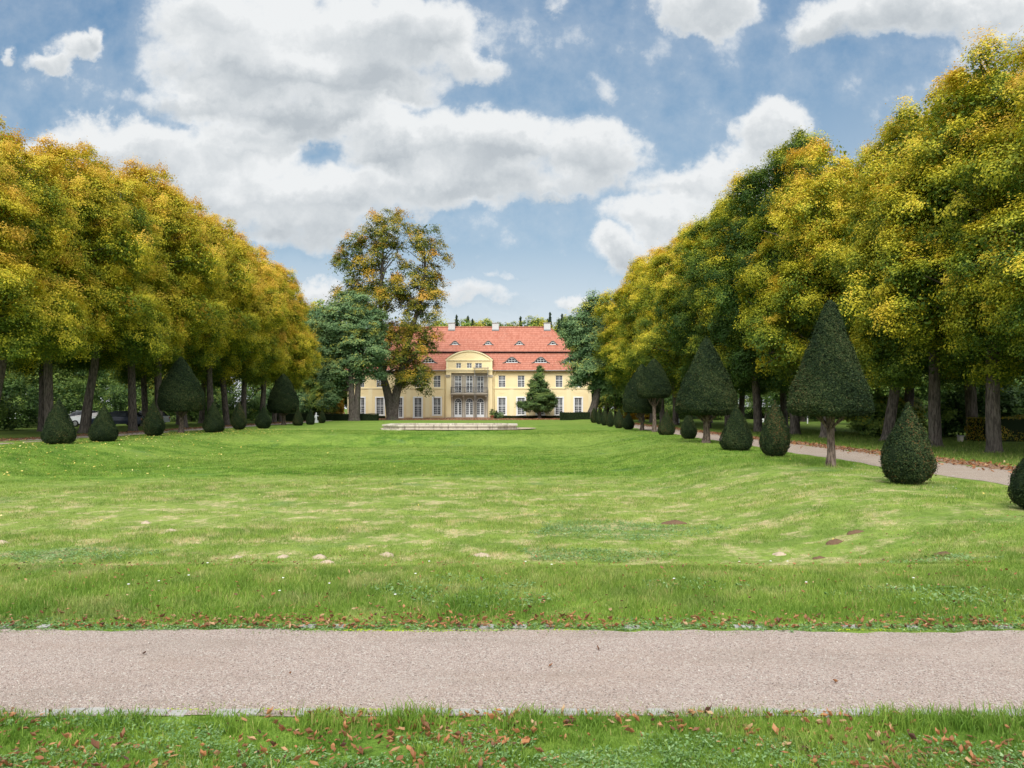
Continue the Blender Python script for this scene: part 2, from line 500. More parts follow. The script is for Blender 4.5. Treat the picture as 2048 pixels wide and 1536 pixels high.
def gravel(name, base, light, dark, edge=None):
    m, k, out = new_mat(name)
    pos = k.n('ShaderNodeNewGeometry').outputs['Position']
    v = k.n('ShaderNodeTexVoronoi'); k.link(pos, v.inputs['Vector']); v.inputs['Scale'].default_value = 190.0
    v2 = k.n('ShaderNodeTexVoronoi'); k.link(pos, v2.inputs['Vector']); v2.inputs['Scale'].default_value = 105.0
    sc = k.n('ShaderNodeSeparateColor'); k.link(v.outputs['Color'], sc.inputs[0])
    sc2 = k.n('ShaderNodeSeparateColor'); k.link(v2.outputs['Color'], sc2.inputs[0])
    c = k.mix(sc.outputs[0], base, light)
    c = k.mix(k.math('MULTIPLY', k.step(sc.outputs[1], 0.78, 0.9), 0.75), c, dark)
    c = k.mix(k.math('MULTIPLY', k.step(sc2.outputs[0], 0.86, 0.93), 0.7), c, (0.62, 0.58, 0.52))
    c = k.mix(k.math('MULTIPLY', k.step(sc2.outputs[1], 0.9, 0.96), 0.75), c, (0.14, 0.11, 0.10))
    c = k.mix(k.math('MULTIPLY', k.step(k.noise(k.scale(pos, (0.4, 1, 1)), 1.6, 5, 0.65), 0.45, 0.75), 0.35), c, (0.40, 0.30, 0.235))
    c = k.mix(k.math('MULTIPLY', k.step(k.noise(k.scale(pos, (.25, 1, 1)), 2.2, 5, 0.65), 0.48, 0.66), 0.34), c, (0.30, 0.245, 0.20))
    c = k.mix(k.math('MULTIPLY', k.step(k.noise(k.vmath('ADD', pos, (7, 3, 0)), 0.9, 5, 0.7), 0.5, 0.68), 0.3), c, (0.47, 0.40, 0.35))
    b = k.math('ADD', k.math('MULTIPLY', v.outputs['Distance'], -0.6), k.math('MULTIPLY', v2.outputs['Distance'], -0.8))
    principled(k, out, c, 0.9, 0.15, b, 0.012, 0.9)
    return m
M['gravel'] = gravel('gravel', (0.365, 0.275, 0.235), (0.54, 0.455, 0.40), (0.18, 0.14, 0.12))
M['gravel_side'] = gravel('side gravel', (0.33, 0.26, 0.205), (0.46, 0.385, 0.32), (0.20, 0.14, 0.10))
M['sand'] = gravel('sand', (0.38, 0.31, 0.20), (0.48, 0.41, 0.28), (0.32, 0.24, 0.15))
M['litter'] = gravel('leaf littered earth', (0.21, 0.13, 0.075), (0.36, 0.19, 0.085), (0.12, 0.08, 0.05))

# house materials
def render_wall():
    m, k, out = new_mat('cream render')
    g = k.n('ShaderNodeTexCoord').outputs['Object']
    st = k.noise(k.scale(g, (1.8, 1.8, 0.22)), 1.2, 6, 0.7)
    pt = k.noise(g, 0.35, 5, 0.6)
    sp = k.n('ShaderNodeSeparateXYZ'); k.link(g, sp.inputs[0])
    foot = k.step(k.math('ADD', sp.outputs[2], k.math('MULTIPLY', pt, 1.2)), 1.5, 0.5)
    c = k.mix(k.step(pt, 0.35, 0.7), (0.85, 0.72, 0.44), (0.80, 0.655, 0.38))
    c = k.mix(k.math('MULTIPLY', k.step(st, 0.52, 0.75), 0.28), c, (0.60, 0.50, 0.34))
    c = k.mix(k.math('MULTIPLY', foot, 0.45), c, (0.58, 0.44, 0.30))
    principled(k, out, c, 0.9, 0.1, k.noise(g, 12, 4, 0.6), 0.01, 0.15)
    return m
M['wall'] = render_wall()
M['wall_trim'] = simple('cream trim', (0.84, 0.73, 0.47), 0.85, 0.1, 0.05, 1.0)
M['white'] = simple('white paint', (0.78, 0.80, 0.82), 0.5, 0.3, 0.04, 3.0)
M['stone'] = simple('grey sandstone', (0.40, 0.36, 0.30), 0.9, 0.1, 0.35, 1.6, 0.5, 8)
M['metal'] = simple('galvanised metal', (0.22, 0.23, 0.24), 0.5, 0.4, 0.15, 2.0, metallic=0.4)
M['iron'] = simple('dark iron', (0.11, 0.105, 0.10), 0.6, 0.4, 0.2, 6.0)
M['gutter'] = simple('zinc gutter', (0.26, 0.24, 0.235), 0.5, 0.4, 0.15, 2.0)
M['dark'] = simple('dark infill', (0.018, 0.018, 0.022), 0.8, 0.2, 0.1)
M['plinth'] = simple('stained plinth', (0.52, 0.38, 0.26), 0.9, 0.1, 0.3, 0.9)
M['step'] = simple('sandstone step', (0.36, 0.26, 0.20), 0.9, 0.1, 0.3, 1.2)
def glass():
    m, k, out = new_mat('window glass')
    g = k.n('ShaderNodeTexCoord').outputs['Object']
    oi = k.n('ShaderNodeObjectInfo').outputs['Random']
    n = k.noise(k.vmath('ADD', g, k.scale(oi, [9, 9, 9])), 1.3, 3, 0.6)
    c = k.mix(k.step(n, 0.42, 0.62), (0.015, 0.017, 0.024), (0.075, 0.085, 0.10))
    principled(k, out, c, 0.12, 0.3)
    return m
M['glass'] = glass()

def tiles():
    m, k, out = new_mat('clay roof tiles')
    g = k.n('ShaderNodeTexCoord').outputs['Object']
    sp = k.n('ShaderNodeSeparateXYZ'); k.link(g, sp.inputs[0])
    wob = k.math('MULTIPLY', k.math('SUBTRACT', k.noise(k.scale(g, (0.6, 0.6, 0.6)), 1.0, 3, 0.6), 0.5), 0.10)
    row = k.math('DIVIDE', k.math('ADD', sp.outputs[2], wob), 0.36)
    fr = k.math('FRACT', row)
    line = k.step(fr, 0.24, 0.04)
    fl = k.math('FLOOR', row)
    rowr = k.n('ShaderNodeTexWhiteNoise', noise_dimensions='1D'); k.link(fl, rowr.inputs['W'])
    tx = k.math('FLOOR', k.math('ADD', k.math('DIVIDE', sp.outputs[0], 0.22), k.math('MULTIPLY', fl, 0.5)))
    cmb = k.n('ShaderNodeCombineXYZ'); k.link(tx, cmb.inputs[0]); k.link(fl, cmb.inputs[1])
    tr = k.n('ShaderNodeTexWhiteNoise', noise_dimensions='2D'); k.link(cmb.outputs[0], tr.inputs['Vector'])
    c = k.mix(tr.outputs[0], (0.35, 0.125, 0.083), (0.45, 0.185, 0.130))
    c = k.mix(k.math('MULTIPLY', rowr.outputs[0], 0.22), c, (0.43, 0.21, 0.16))
    st = k.step(k.noise(k.scale(g, (0.35, 1, 0.9)), 0.8, 6, 0.7), 0.52, 0.72)
    c = k.mix(k.math('MULTIPLY', st, 0.40), c, (0.34, 0.19, 0.15))
    sp1 = k.step(k.noise(g, 2.6, 4, 0.7), 0.66, 0.74)
    c = k.mix(k.math('MULTIPLY', sp1, 0.45), c, (0.22, 0.13, 0.10))
    c = k.mix(k.math('MULTIPLY', line, 0.62), c, (0.24, 0.075, 0.05))
    principled(k, out, c, 0.8, 0.15, k.math('SUBTRACT', 1.0, line), 0.04, 0.7)
    return m
M['tiles'] = tiles()

def weathered():
    m, k, out = new_mat('weathered limestone')
    g = k.n('ShaderNodeTexCoord').outputs['Object']
    st = k.noise(k.scale(g, (1.6, 1.6, 0.25)), 1.6, 6, 0.7)
    n2 = k.noise(g, 4.0, 5, 0.7)
    c = k.mix(k.step(st, 0.45, 0.7), (0.56, 0.51, 0.43), (0.24, 0.205, 0.165))
    c = k.mix(k.math('MULTIPLY', k.step(n2, 0.5, 0.75), 0.5), c, (0.36, 0.33, 0.28))
    jf = k.n('ShaderNodeSeparateXYZ'); k.link(g, jf.inputs[0])
    j = k.math('FRACT', k.math('DIVIDE', jf.outputs[0], 1.15))
    c = k.mix(k.step(j, 0.035, 0.01), c, (0.10, 0.085, 0.07))
    principled(k, out, c, 0.9, 0.1, n2, 0.02, 0.5)
    return m
M['limestone'] = weathered()
M['cobble'] = simple('granite setts', (0.34, 0.33, 0.31), 0.85, 0.2, 0.25, 6.0, 0.5, 25)
M['dryleaf'] = leaf_mat('fallen brown leaves', [(0.0, (0.09, 0.045, 0.03)), (0.4, (0.24, 0.105, 0.045)), (0.7, (0.38, 0.17, 0.07)), (1.0, (0.44, 0.30, 0.17))], 0.15, use_obj=False)
M['yleaf'] = leaf_mat('fallen yellow leaves', [(0.0, (0.50, 0.36, 0.05)), (0.7, (0.72, 0.58, 0.16)), (1.0, (0.75, 0.66, 0.35))], 0.15, use_obj=False)
M['clover'] = leaf_mat('clover', [(0.0, (0.07, 0.16, 0.04)), (0.5, (0.16, 0.28, 0.09)), (1.0, (0.30, 0.42, 0.20))], 0.25, use_obj=False)
M['moss'] = leaf_mat('moss', [(0.0, (0.22, 0.34, 0.01)), (1.0, (0.50, 0.60, 0.03))], 0.1, use_obj=False)
M['petal'] = simple('white petals', (0.75, 0.75, 0.72), 0.6, 0.2, 0.05)
M['molesand'] = simple('pale dry soil', (0.42, 0.34, 0.25), 1.0, 0.05, 0.3, 9.0, 0.8, 30, 0.02)
M['molesoil'] = simple('dark fresh soil', (0.15, 0.095, 0.06), 1.0, 0.05, 0.35, 9.0, 0.9, 30, 0.03)
M['cobblelight'] = simple('pale chimney render', (0.52, 0.53, 0.54), 0.8, 0.2, 0.1)
M['terracotta'] = simple('terracotta', (0.36, 0.15, 0.09), 0.8, 0.2, 0.2)
M['tyre'] = simple('tyre rubber', (0.02, 0.02, 0.02), 0.9, 0.2, 0.1)
M['carwhite'] = simple('white car paint', (0.62, 0.66, 0.70), 0.25, 0.5, 0.02)
M['carblue'] = simple('dark blue car paint', (0.02, 0.03, 0.06), 0.2, 0.6, 0.02)

# ------------------------------------------------------------------ the ground
def axis(parts):
    out = [parts[0][0]]
    for a, b, s in parts:
        n = max(1, int(round((b - a) / s)))
        out += list(np.linspace(a, b, n + 1)[1:])
    return np.array(out)
gx = axis([(-900, -200, 100), (-200, -60, 20), (-60, -26, 2), (-26, 12, 0.4), (12, 30, 2), (30, 60, 5), (60, 200, 20), (200, 900, 100)])
gy = axis([(-200, -20, 30), (-20, 3, 2), (3, 9, 0.25), (9, 52, 0.4), (52, 110, 2), (110, 200, 15), (200, 1500, 130)])
GX, GY = np.meshgrid(gx, gy)
GZ = height(GX, GY)
nx, ny = len(gx), len(gy)
idx = np.arange(nx * ny).reshape(ny, nx)
q = np.stack([idx[:-1, :-1], idx[:-1, 1:], idx[1:, 1:], idx[1:, :-1]], -1).reshape(-1, 4)
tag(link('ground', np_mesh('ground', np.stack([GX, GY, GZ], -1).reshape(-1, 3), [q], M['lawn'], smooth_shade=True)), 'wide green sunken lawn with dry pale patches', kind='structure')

def strip(name, pts_a, pts_b, z, mat, label):
    """flat sheet between two ragged edges"""
    n = len(pts_a)
    v = [(x, y, z) for x, y in pts_a] + [(x, y, z) for x, y in pts_b]
    f = [(i, i + 1, n + i + 1, n + i) for i in range(n - 1)]
    return tag(link(name, np_mesh(name, np.array(v), [np.array(f)], mat)), label, kind='structure')

NEAR0, NEAR1 = 4.25, 5.90
xs = np.arange(-30, 30, 0.06)
rag = lambda x, a, s: a * (np.sin(x * 3.1 + s) + 0.6 * np.sin(x * 7.7 + 2 * s) + 0.5 * np.sin(x * 17.3 + s)) / 2
strip('path', list(zip(xs, NEAR0 + rag(xs, 0.015, 1))), list(zip(xs, NEAR1 + rag(xs, 0.05, 2) + rng.uniform(-.012, .012, len(xs)) - 0.05 * smooth(0.5, 2.5, xs))), 0.006, M['gravel'], 'pale pinkish gravel path crossing in front of the lawn')
ys = np.arange(-6, 112, 0.5)
strip('side_path', list(zip(11.3 + 0.12 * np.sin(ys * .8) + rag(ys, .12, 3) - 0.010 * ys, ys)), list(zip(14.1 + rag(ys, .15, 4) - 0.012 * ys, ys)), 0.006, M['gravel_side'], 'gravel path running beside the right avenue')
strip('side_path', list(zip(-26.9 + rag(ys, .12, 5), ys)), list(zip(-24.6 + rag(ys, .15, 6), ys)), 0.006, M['gravel_side'], 'gravel path running beside the left avenue')
strip('leaf_strewn_earth', list(zip(14.15 + rag(ys, .2, 1) - 0.012 * ys, ys)), list(zip(15.3 + rag(ys, .4, 9) - 0.012 * ys, ys)), 0.010, M['litter'], 'brown strip of leaf strewn earth along the right path')
strip('leaf_strewn_earth', list(zip(-28.4 + rag(ys, .4, 1), ys)), list(zip(-26.85 + rag(ys, .15, 9), ys)), 0.010, M['litter'], 'brown strip of leaf strewn earth along the left path')
# terrace in front of the house and sand ring of the fountain
HX, HY = -7.08, 125.0
v = [(-30, 112, .012), (-18, 107, .012), (-4, 106.5, .012), (4, 111, .012), (16, 117, .012), (16, 124.9, .012), (-30, 124.9, .012)]
tag(link('forecourt', np_mesh('forecourt', np.array(v), [np.array([list(range(7))])], M['litter'])), 'brown leaf strewn forecourt before the yellow house', kind='structure')
FX, FY = -5.0, 62.4
a = np.linspace(0, 2 * np.pi, 48, endpoint=False)
v = np.stack([FX + .5 + (6.5 + .12 * np.sin(5 * a)) * np.cos(a), FY + (4.9 + .1 * np.sin(7 * a)) * np.sin(a), np.full(48, 0.07)], -1)
tag(link('sand_apron', np_mesh('sand_apron', v, [np.array([list(range(48))])], M['sand'])), 'sandy apron around the stone fountain basin', kind='structure')

# sett kerbs on both edges of the front path
def kerb(y, x0, x1, skip, label):
    mb = MB(); x = x0
    while x < x1:
        wdt = random.uniform(0.09, 0.15)
        if random.random() > skip:
            yy = y + random.uniform(-.006, .006); h = random.uniform(0.007, 0.014)
            d = random.uniform(.035, .05)
            poly = []
            for (sx, sy) in ((0, -1), (1, -1), (1, 1), (0, 1)):
                poly.append((x + sx * wdt + (0.008 if sx == 0 else -0.008) + random.uniform(-.004, .004), yy + sy * d + random.uniform(-.006, .006)))
            mb.prism(poly, 0.0, h)
        x += wdt
    return tag(mb.build('kerb', M['cobble']), label, kind='structure')
kerb(4.30, -9, 9, 0.35, 'row of small grey granite setts at near edge of gravel path')
kerb(5.99, -12, 12, 0.86, 'half overgrown grey granite setts at far edge of gravel path')

# ------------------------------------------------------------------ grass, clover and leaves (stuff)
def noise2(x, y, s, seed=0):
    r = np.random.default_rng(seed); o = np.zeros_like(x)
    for k_ in range(7):
        a_ = r.uniform(0, 6.28); f = s * r.uniform(0.6, 2.2); p = r.uniform(0, 6.28)
        o += np.sin((x * np.cos(a_) + y * np.sin(a_)) * f + p)
    return o / 7 * 1.8

def blades(name, X, Y, H, Wd, label, mat, lean=0.5, bend=True):
    n = len(X)
    Z = height(X, Y)
    ang = rng.uniform(0, 2 * np.pi, n)
    la = rng.uniform(0, 2 * np.pi, n)
    ln = H * lean * rng.uniform(0.1, 1.0, n)
    dx, dy_ = np.cos(ang) * Wd / 2, np.sin(ang) * Wd / 2
    lx, ly = np.cos(la) * ln, np.sin(la) * ln
    base = np.stack([X, Y, Z], -1)
    w_ = np.stack([dx, dy_, np.zeros(n)], -1)
    tint = np.clip(rng.normal(0.45, 0.27, n) + .22 * noise2(X, Y, 9.0, 21), 0, 1)
    if bend:
        mid = base + np.stack([lx * .35, ly * .35, H * .6], -1)
        tip = base + np.stack([lx, ly, H * .92], -1)
        V = np.stack([base - w_, base + w_, mid + w_ * .7, mid - w_ * .7, tip], 1).reshape(-1, 3)
        i = np.arange(n)[:, None] * 5
        me = np_mesh(name, V, [i + np.array([0, 1, 2, 3]), i + np.array([3, 2, 4])], mat, {'tint': np.repeat(tint, 5)})
    else:
        tip = base + np.stack([lx, ly, H], -1)
        V = np.stack([base - w_, base + w_, tip], 1).reshape(-1, 3)
        i = np.arange(n)[:, None] * 3
        me = np_mesh(name, V, [i + np.array([0, 1, 2])], mat, {'tint': np.repeat(tint, 3)})
    return tag(link(name, me), label, kind='stuff')

# near verge in front of the path
n = 105000
X = rng.uniform(-5.2, 5.2, n); Y = rng.uniform(2.7, 4.31, n)
keep = noise2(X, Y, 5.0, 1) + rng.uniform(-.5, .7, n) > -0.35
X, Y = X[keep], Y[keep]
hN = 0.012 + 0.034 * np.clip(noise2(X, Y, 4.0, 2) * .7 + .35, 0, 1) * rng.uniform(.5, 1.3, len(X)) + rng.uniform(0, .02, len(X))
blades('grass_blades', X, Y, hN, rng.uniform(.003, .006, len(X)), 'short mixed grass of the near verge', M['blades'], 0.9)
# tussocks on the kerb of the near verge
tx, ty, th = [], [], []
for (cx_, r_, h_, n_) in [(a0, a1, a2 * .62, a3) for a0, a1, a2, a3 in [(-1.05, .16, .15, 260), (-0.55, .22, .19, 420), (0.06, .17, .16, 280), (.46, .13, .13, 170), (1.2, .15, .12, 180), (2.15, .26, .17, 420), (2.5, .24, .16, 380), (2.9, .3, .17, 420), (-2.2, .2, .13, 260), (-1.6, .18, .12, 200), (1.65, .18, .1, 160), (-2.9, .2, .12, 200), (.8, .12, .09, 120)]]:
    n_ = int(n_ * 1.3); tx.append(rng.normal(cx_, r_ * .55, n_)); ty.append(rng.normal(4.14, .07, n_)); th.append(h_ * rng.uniform(.4, 1.0, n_))
for _ in range(150):
    cx_, cy_ = rng.uniform(-3.6, 3.6), rng.uniform(2.9, 4.22); n_ = int(rng.uniform(20, 70)); h_ = rng.uniform(.05, .10)
    tx.append(rng.normal(cx_, .03, n_)); ty.append(rng.normal(cy_, .03, n_)); th.append(h_ * rng.uniform(.4, 1.0, n_))
X, Y, H = map(np.concatenate, (tx, ty, th)); Y = np.minimum(Y, 4.30)
blades('grass_tufts', X, Y, H, rng.uniform(.004, .008, len(X)), 'taller grass tufts along the near path edge', M['blades'], 0.85)
# strip beyond the path up to the crest of the bank
n = 190000
X = rng.uniform(-9.5, 9.5, n); Y = 5.98 + rng.uniform(0, 1, n) ** 1.0 * 2.7
k1 = (np.abs(X) < Y * 0.80 + 1.0) & (rng.uniform(0, 1, n) < smooth(5.95, 6.3, Y) * .9 + .12)
X, Y = X[k1], Y[k1]
hN = (0.04 + 0.06 * np.clip(noise2(X, Y, 2.5, 4) * .5 + .5, 0, 1)) * rng.uniform(.6, 1.25, len(X)) * (0.35 + .65 * smooth(5.95, 6.6, Y)) * (1 - .5 * smooth(7.4, 8.5, Y))
blades('grass_blades', X, Y, hN, rng.uniform(.004, .008, len(X)), 'dense green grass on the bank beyond the gravel path', M['blades'], 0.7)
# sunken lawn
n = 560000
Y = 8.6 + rng.uniform(0, 1, n) ** 1.5 * 26
X = rng.uniform(-1, 1, n) * (Y * 0.74 + 1.5)
nn = noise2(X * .6, Y, 1.2, 5) + noise2(X, Y, 3.1, 6) * .7
k1 = (nn + rng.uniform(-1, 1.2, n) > -.1) & (X < 10.8 - .0 * Y) & (X > -24.4)
X, Y, nn = X[k1], Y[k1], nn[k1]
hN = (0.022 + 0.035 * np.clip(nn * .5 + .3, 0, 1)) * rng.uniform(.6, 1.4, len(X)) * (1 + (Y - 9) * .02)
blades('grass_blades', X, Y, hN, rng.uniform(.006, .012, len(X)) * (1 + (Y - 9) * .05), 'short patchy grass across the sunken lawn', M['blades'], 0.9, bend=False)
n = 260000
Y = 26 + rng.uniform(0, 1, n) ** 1.3 * 34
X = rng.uniform(-24.3, 10.8, n)
nn = noise2(X * .4, Y, .8, 15) + noise2(X, Y, 2.1, 16) * .7
k1 = nn + rng.uniform(-1, 1.2, n) > 0
X, Y = X[k1], Y[k1]
blades('grass_blades', X, Y, rng.uniform(.02, .055, len(X)), rng.uniform(.02, .045, len(X)), 'distant short grass of the far lawn', M['blades'], 1.2, bend=False)
# weeds and grass creeping into the gravel from both sides
n = 5200
X = rng.uniform(-6.5, 6.5, n); side_ = rng.uniform(0, 1, n) < .5
Y = np.where(side_, 4.33 + np.abs(rng.normal(0, .075, n)), 5.86 - np.abs(rng.normal(0, .05, n)))
k1 = noise2(X, Y * 0, 3.0, 18) + rng.uniform(-.8, .8, n) > .1
X, Y = X[k1], Y[k1]
blades('grass_blades', X, Y, rng.uniform(.008, .022, len(X)), rng.uniform(.003, .006, len(X)), 'thin grass creeping over both gravel edges', M['blades'], 1.2)
# rank grass under the right-hand trees
n = 30000
Y = rng.uniform(12, 60, n); X = rng.uniform(14.9, 24, n)
blades('grass_blades', X, Y, rng.uniform(.05, .16, n), rng.uniform(.015, .03, n), 'rough darker grass under the right avenue', M['blades'], 0.9, bend=False)
# tufts round trunk foot of near standard yew
X0, Y0 = px(1660, 932)
n = 900
X = rng.normal(X0, .32, n); Y = rng.normal(Y0, .3, n)
blades('grass_tufts', X, Y, rng.uniform(.05, .2, n), rng.uniform(.008, .015, n), 'long grass round the foot of the tallest standard yew', M['blades'], 0.9, bend=False)

def flat_leaves(name, X, Y, size, lift, label, mat, tilt=0.5, curl=0.35, tint=None):
    n = len(X)
    Z = height(X, Y) + lift
    a_ = rng.uniform(0, 2 * np.pi, n)
    ux = np.stack([np.cos(a_), np.sin(a_), rng.normal(0, tilt * .5, n)], -1)
    vx = np.stack([-np.sin(a_), np.cos(a_), rng.normal(0, tilt * .5, n)], -1)
    size = np.broadcast_to(size, (n,))[:, None]
    asp = rng.uniform(.22, .6, n)[:, None]
    c = np.stack([X, Y, Z], -1)
    up = np.array([0, 0, 1.0]) * size * curl * rng.uniform(-.3, 1, n)[:, None]
    V = np.stack([c - ux * size * .5, c + vx * size * asp * .5 - ux * size * .12 + up * .6, c + vx * size * asp * .4 + ux * size * .25 + up * .5, c + ux * size * .5 + up,
                  c - vx * size * asp * .4 + ux * size * .25 + up * .5, c - vx * size * asp * .5 - ux * size * .12 + up * .6, c - up * .15], 1).reshape(-1, 3)
    i = np.arange(n)[:, None] * 7
    F_ = [i + np.array(t) for t in ([0, 6, 1], [1, 6, 2], [2, 6, 3], [3, 6, 4], [4, 6, 5], [5, 6, 0])]
    t_ = np.clip(rng.normal(.5, .25, n), 0, 1) if tint is None else tint
    return tag(link(name, np_mesh(name, V, F_, mat, {'tint': np.repeat(t_, 7)})), label, kind='stuff')

# brown leaves: near verge, far path edge, scattered
n = 9500
X1 = rng.uniform(-5, 5, n); Y1 = rng.uniform(2.8, 4.28, n); kk = noise2(X1, Y1, 3.0, 11) + rng.uniform(-.8, .8, n) > 0.0; X1, Y1 = X1[kk], Y1[kk]
flat_leaves('fallen_leaves', X1, Y1, rng.uniform(.25, 1, len(X1)) ** 1.5 * .058 + .004, rng.uniform(.008, .035, len(X1)), 'curled rust brown leaves in the near verge', M['dryleaf'], .32, .8)
n = 4600
X1 = rng.uniform(-7, 7, n); Y1 = 5.93 + np.abs(rng.normal(0.05, .24, n)); kk = (noise2(X1, Y1 * 0, 1.1, 12) + .25 + (X1 > -.8) * .35 + rng.uniform(-.9, .9, n) > 0.1)
X1, Y1 = X1[kk], Y1[kk]
flat_leaves('fallen_leaves', X1, Y1, rng.uniform(.2, 1, len(X1)) ** 1.5 * .058 + .004, rng.uniform(.006, .03, len(X1)), 'drift of rust brown leaves along the far path edge', M['dryleaf'], .32, .75)
n = 1500
Y1 = rng.uniform(6.2, 12, n); X1 = rng.uniform(-1, 1, n) * Y1 * .72; 
flat_leaves('fallen_leaves', X1, Y1, rng.uniform(.02, .05, n), rng.uniform(.03, .06, n), 'brown leaves scattered over the green bank', M['dryleaf'], .6, .5)
X1 = np.array([.26, -1.45, 2.05, .62, -2.6]); Y1 = np.array([5.05, 4.9, 4.75, 5.4, 5.3])
flat_leaves('fallen_leaves', X1, Y1, .05, .016, 'a few orange leaves lying on the gravel path', M['dryleaf'], .5, .5)
n = 6000
Y1 = 8 + rng.uniform(0, 1, n) ** 1.2 * 95; X1 = 14.6 - .012 * Y1 + rng.normal(0, .5, n)
flat_leaves('fallen_leaves', X1, Y1, rng.uniform(.07, .14, n), rng.uniform(.012, .04, n), 'orange brown leaf drift along the right path', M['dryleaf'], .8, .4)
n = 4500
Y1 = rng.uniform(25, 105, n); X1 = -27.3 + rng.normal(0, .7, n)
flat_leaves('fallen_leaves', X1, Y1, rng.uniform(.08, .15, n), rng.uniform(.012, .04, n), 'orange brown leaf drift along the left path', M['dryleaf'], .8, .4)
n = 5000
X1 = rng.uniform(-28, 8, n); Y1 = rng.uniform(108, 123, n)
flat_leaves('fallen_leaves', X1, Y1, rng.uniform(.12, .24, n), rng.uniform(.02, .05, n), 'brown leaves strewn over the forecourt', M['dryleaf'], .8, .4)
n = 1500
Y1 = rng.uniform(24, 62, n); X1 = -24.3 + np.abs(rng.normal(0, 4.5, n))
flat_leaves('yellow_leaves', X1, Y1, rng.uniform(.06, .12, n), .04, 'small yellow leaves dotted over the left side of the lawn', M['yleaf'], .7, .3)
n = 420
Y1 = rng.uniform(9, 60, n); X1 = rng.uniform(-20, 11, n)
flat_leaves('yellow_leaves', X1, Y1, rng.uniform(.035, .06, n), .05, 'sparse yellow leaves over the middle of the lawn', M['yleaf'], .7, .3)

def clover_patch(name, cs, label, mat, size, dens, zoff=.02):
    Xs, Ys = [], []
    for (cx_, cy_, rx, ry) in cs:
        m_ = int(dens * rx * ry * 3.14)
        r_ = np.sqrt(rng.uniform(0, 1, m_)); t_ = rng.uniform(0, 6.283, m_)
        Xs.append(cx_ + rx * r_ * np.cos(t_) * (1 + .25 * np.sin(3 * t_ + cx_))); Ys.append(cy_ + ry * r_ * np.sin(t_) * (1 + .2 * np.sin(2 * t_ + cx_ * 2)))
    X_, Y_ = np.concatenate(Xs), np.concatenate(Ys)
    return flat_leaves(name, X_, Y_, rng.uniform(size * .6, size * 1.3, len(X_)), rng.uniform(0.004, zoff * 2, len(X_)), label, mat, .7, .2)
clover_patch('clover', [(x_, 5.97 + .03 * math.sin(x_ * 5), .33, .10) for x_ in np.arange(-5, 5.4, .34)] + [(1.3, 6.12, .5, .12), (3.9, 6.4, .7, .35), (-4, 6.1, .5, .15)], 'bluish green clover creeping over the far path edge', M['clover'], .022, 2600, .008)
clover_patch('clover', [(-.55, 7.15, .75, .5), (-.1, 6.75, .5, .3), (3.9, 6.9, .9, .4), (4.8, 9.5, 1.3, .7), (2.0, 14.5, 1.8, 1.0), (1.2, 12, 1.2, .6), (1.7, 7.3, .5, .2), (-7, 12.0, 1.4, .5)], 'bluish clover patches in the green bank', M['clover'], .035, 900, .028)
clover_patch('clover', [(x_, rng.uniform(3.2, 4.0), .35, .22) for x_ in np.arange(-3, 3.3, .4)] + [(.9, 3.4, .6, .25), (1.6, 3.7, .4, .2), (-2.4, 4.15, .5, .1)], 'broad leaved clover in the near verge', M['clover'], .019, 4200, .016)
clover_patch('moss', [(-1.15, 5.88, .28, .025), (-.7, 5.86, .25, .02), (-.25, 5.88, .3, .018), (.4, 5.89, .2, .015), (-1.3, 4.34, .22, .012), (-.8, 4.335, .15, .012), (-1.9, 4.34, .2, .01), (-.1, 4.33, .12, .01), (1.6, 4.30, .2, .02), (2.8, 5.9, .3, .015)], 'bright yellow green moss on the path edges', M['moss'], .016, 9000, .004)
# pebbles lying proud on the gravel
n = 9000
X1 = rng.uniform(-5, 5, n); Y1 = np.concatenate([rng.uniform(4.36, 5.8, n - 2500), 4.36 + np.abs(rng.normal(0, .09, 2500))])
s_ = rng.uniform(.002, .0055, n)
oct_ = np.array([(1, 0, 0), (0, 1, 0), (-1, 0, 0), (0, -1, 0), (0, 0, .7), (0, 0, -.7)], float)
V = (np.stack([X1, Y1, 0.006 + s_ * .4], -1)[:, None, :] + oct_[None] * s_[:, None, None] * rng.uniform(.6, 1.3, (n, 6, 1))).reshape(-1, 3)
i = np.arange(n)[:, None] * 6
Fs = [i + np.array(t) for t in ([0, 1, 4], [1, 2, 4], [2, 3, 4], [3, 0, 4], [1, 0, 5], [2, 1, 5], [3, 2, 5], [0, 3, 5])]
M['pebble'] = leaf_mat('pebbles', [(0, (.13, .10, .09)), (.35, (.34, .26, .21)), (.7, (.50, .42, .36)), (1, (.66, .63, .58))], 0.0, .9, .1, use_obj=False)
tag(link('pebbles', np_mesh('pebbles', V, Fs, M['pebble'], {'tint': np.repeat(rng.uniform(0, 1, n), 6)})), 'loose pebbles on the gravel path', kind='stuff')
# daisies
n = 46
Y1 = np.concatenate([rng.uniform(6.5, 9, 18), rng.uniform(14, 26, 28)]); X1 = np.concatenate([rng.uniform(-4, 4, 18), rng.uniform(4, 11, 28)])
mbd = MB()
for x_, y_ in zip(X1, Y1):
    mbd.lathe([(.001, -.002), (.012, 0), (.011, .003), (.001, .004)], 8, (x_, y_, hz(x_, y_) + .075))
tag(mbd.build('daisies', M['petal']), 'tiny white daisies dotted in the grass', kind='stuff')

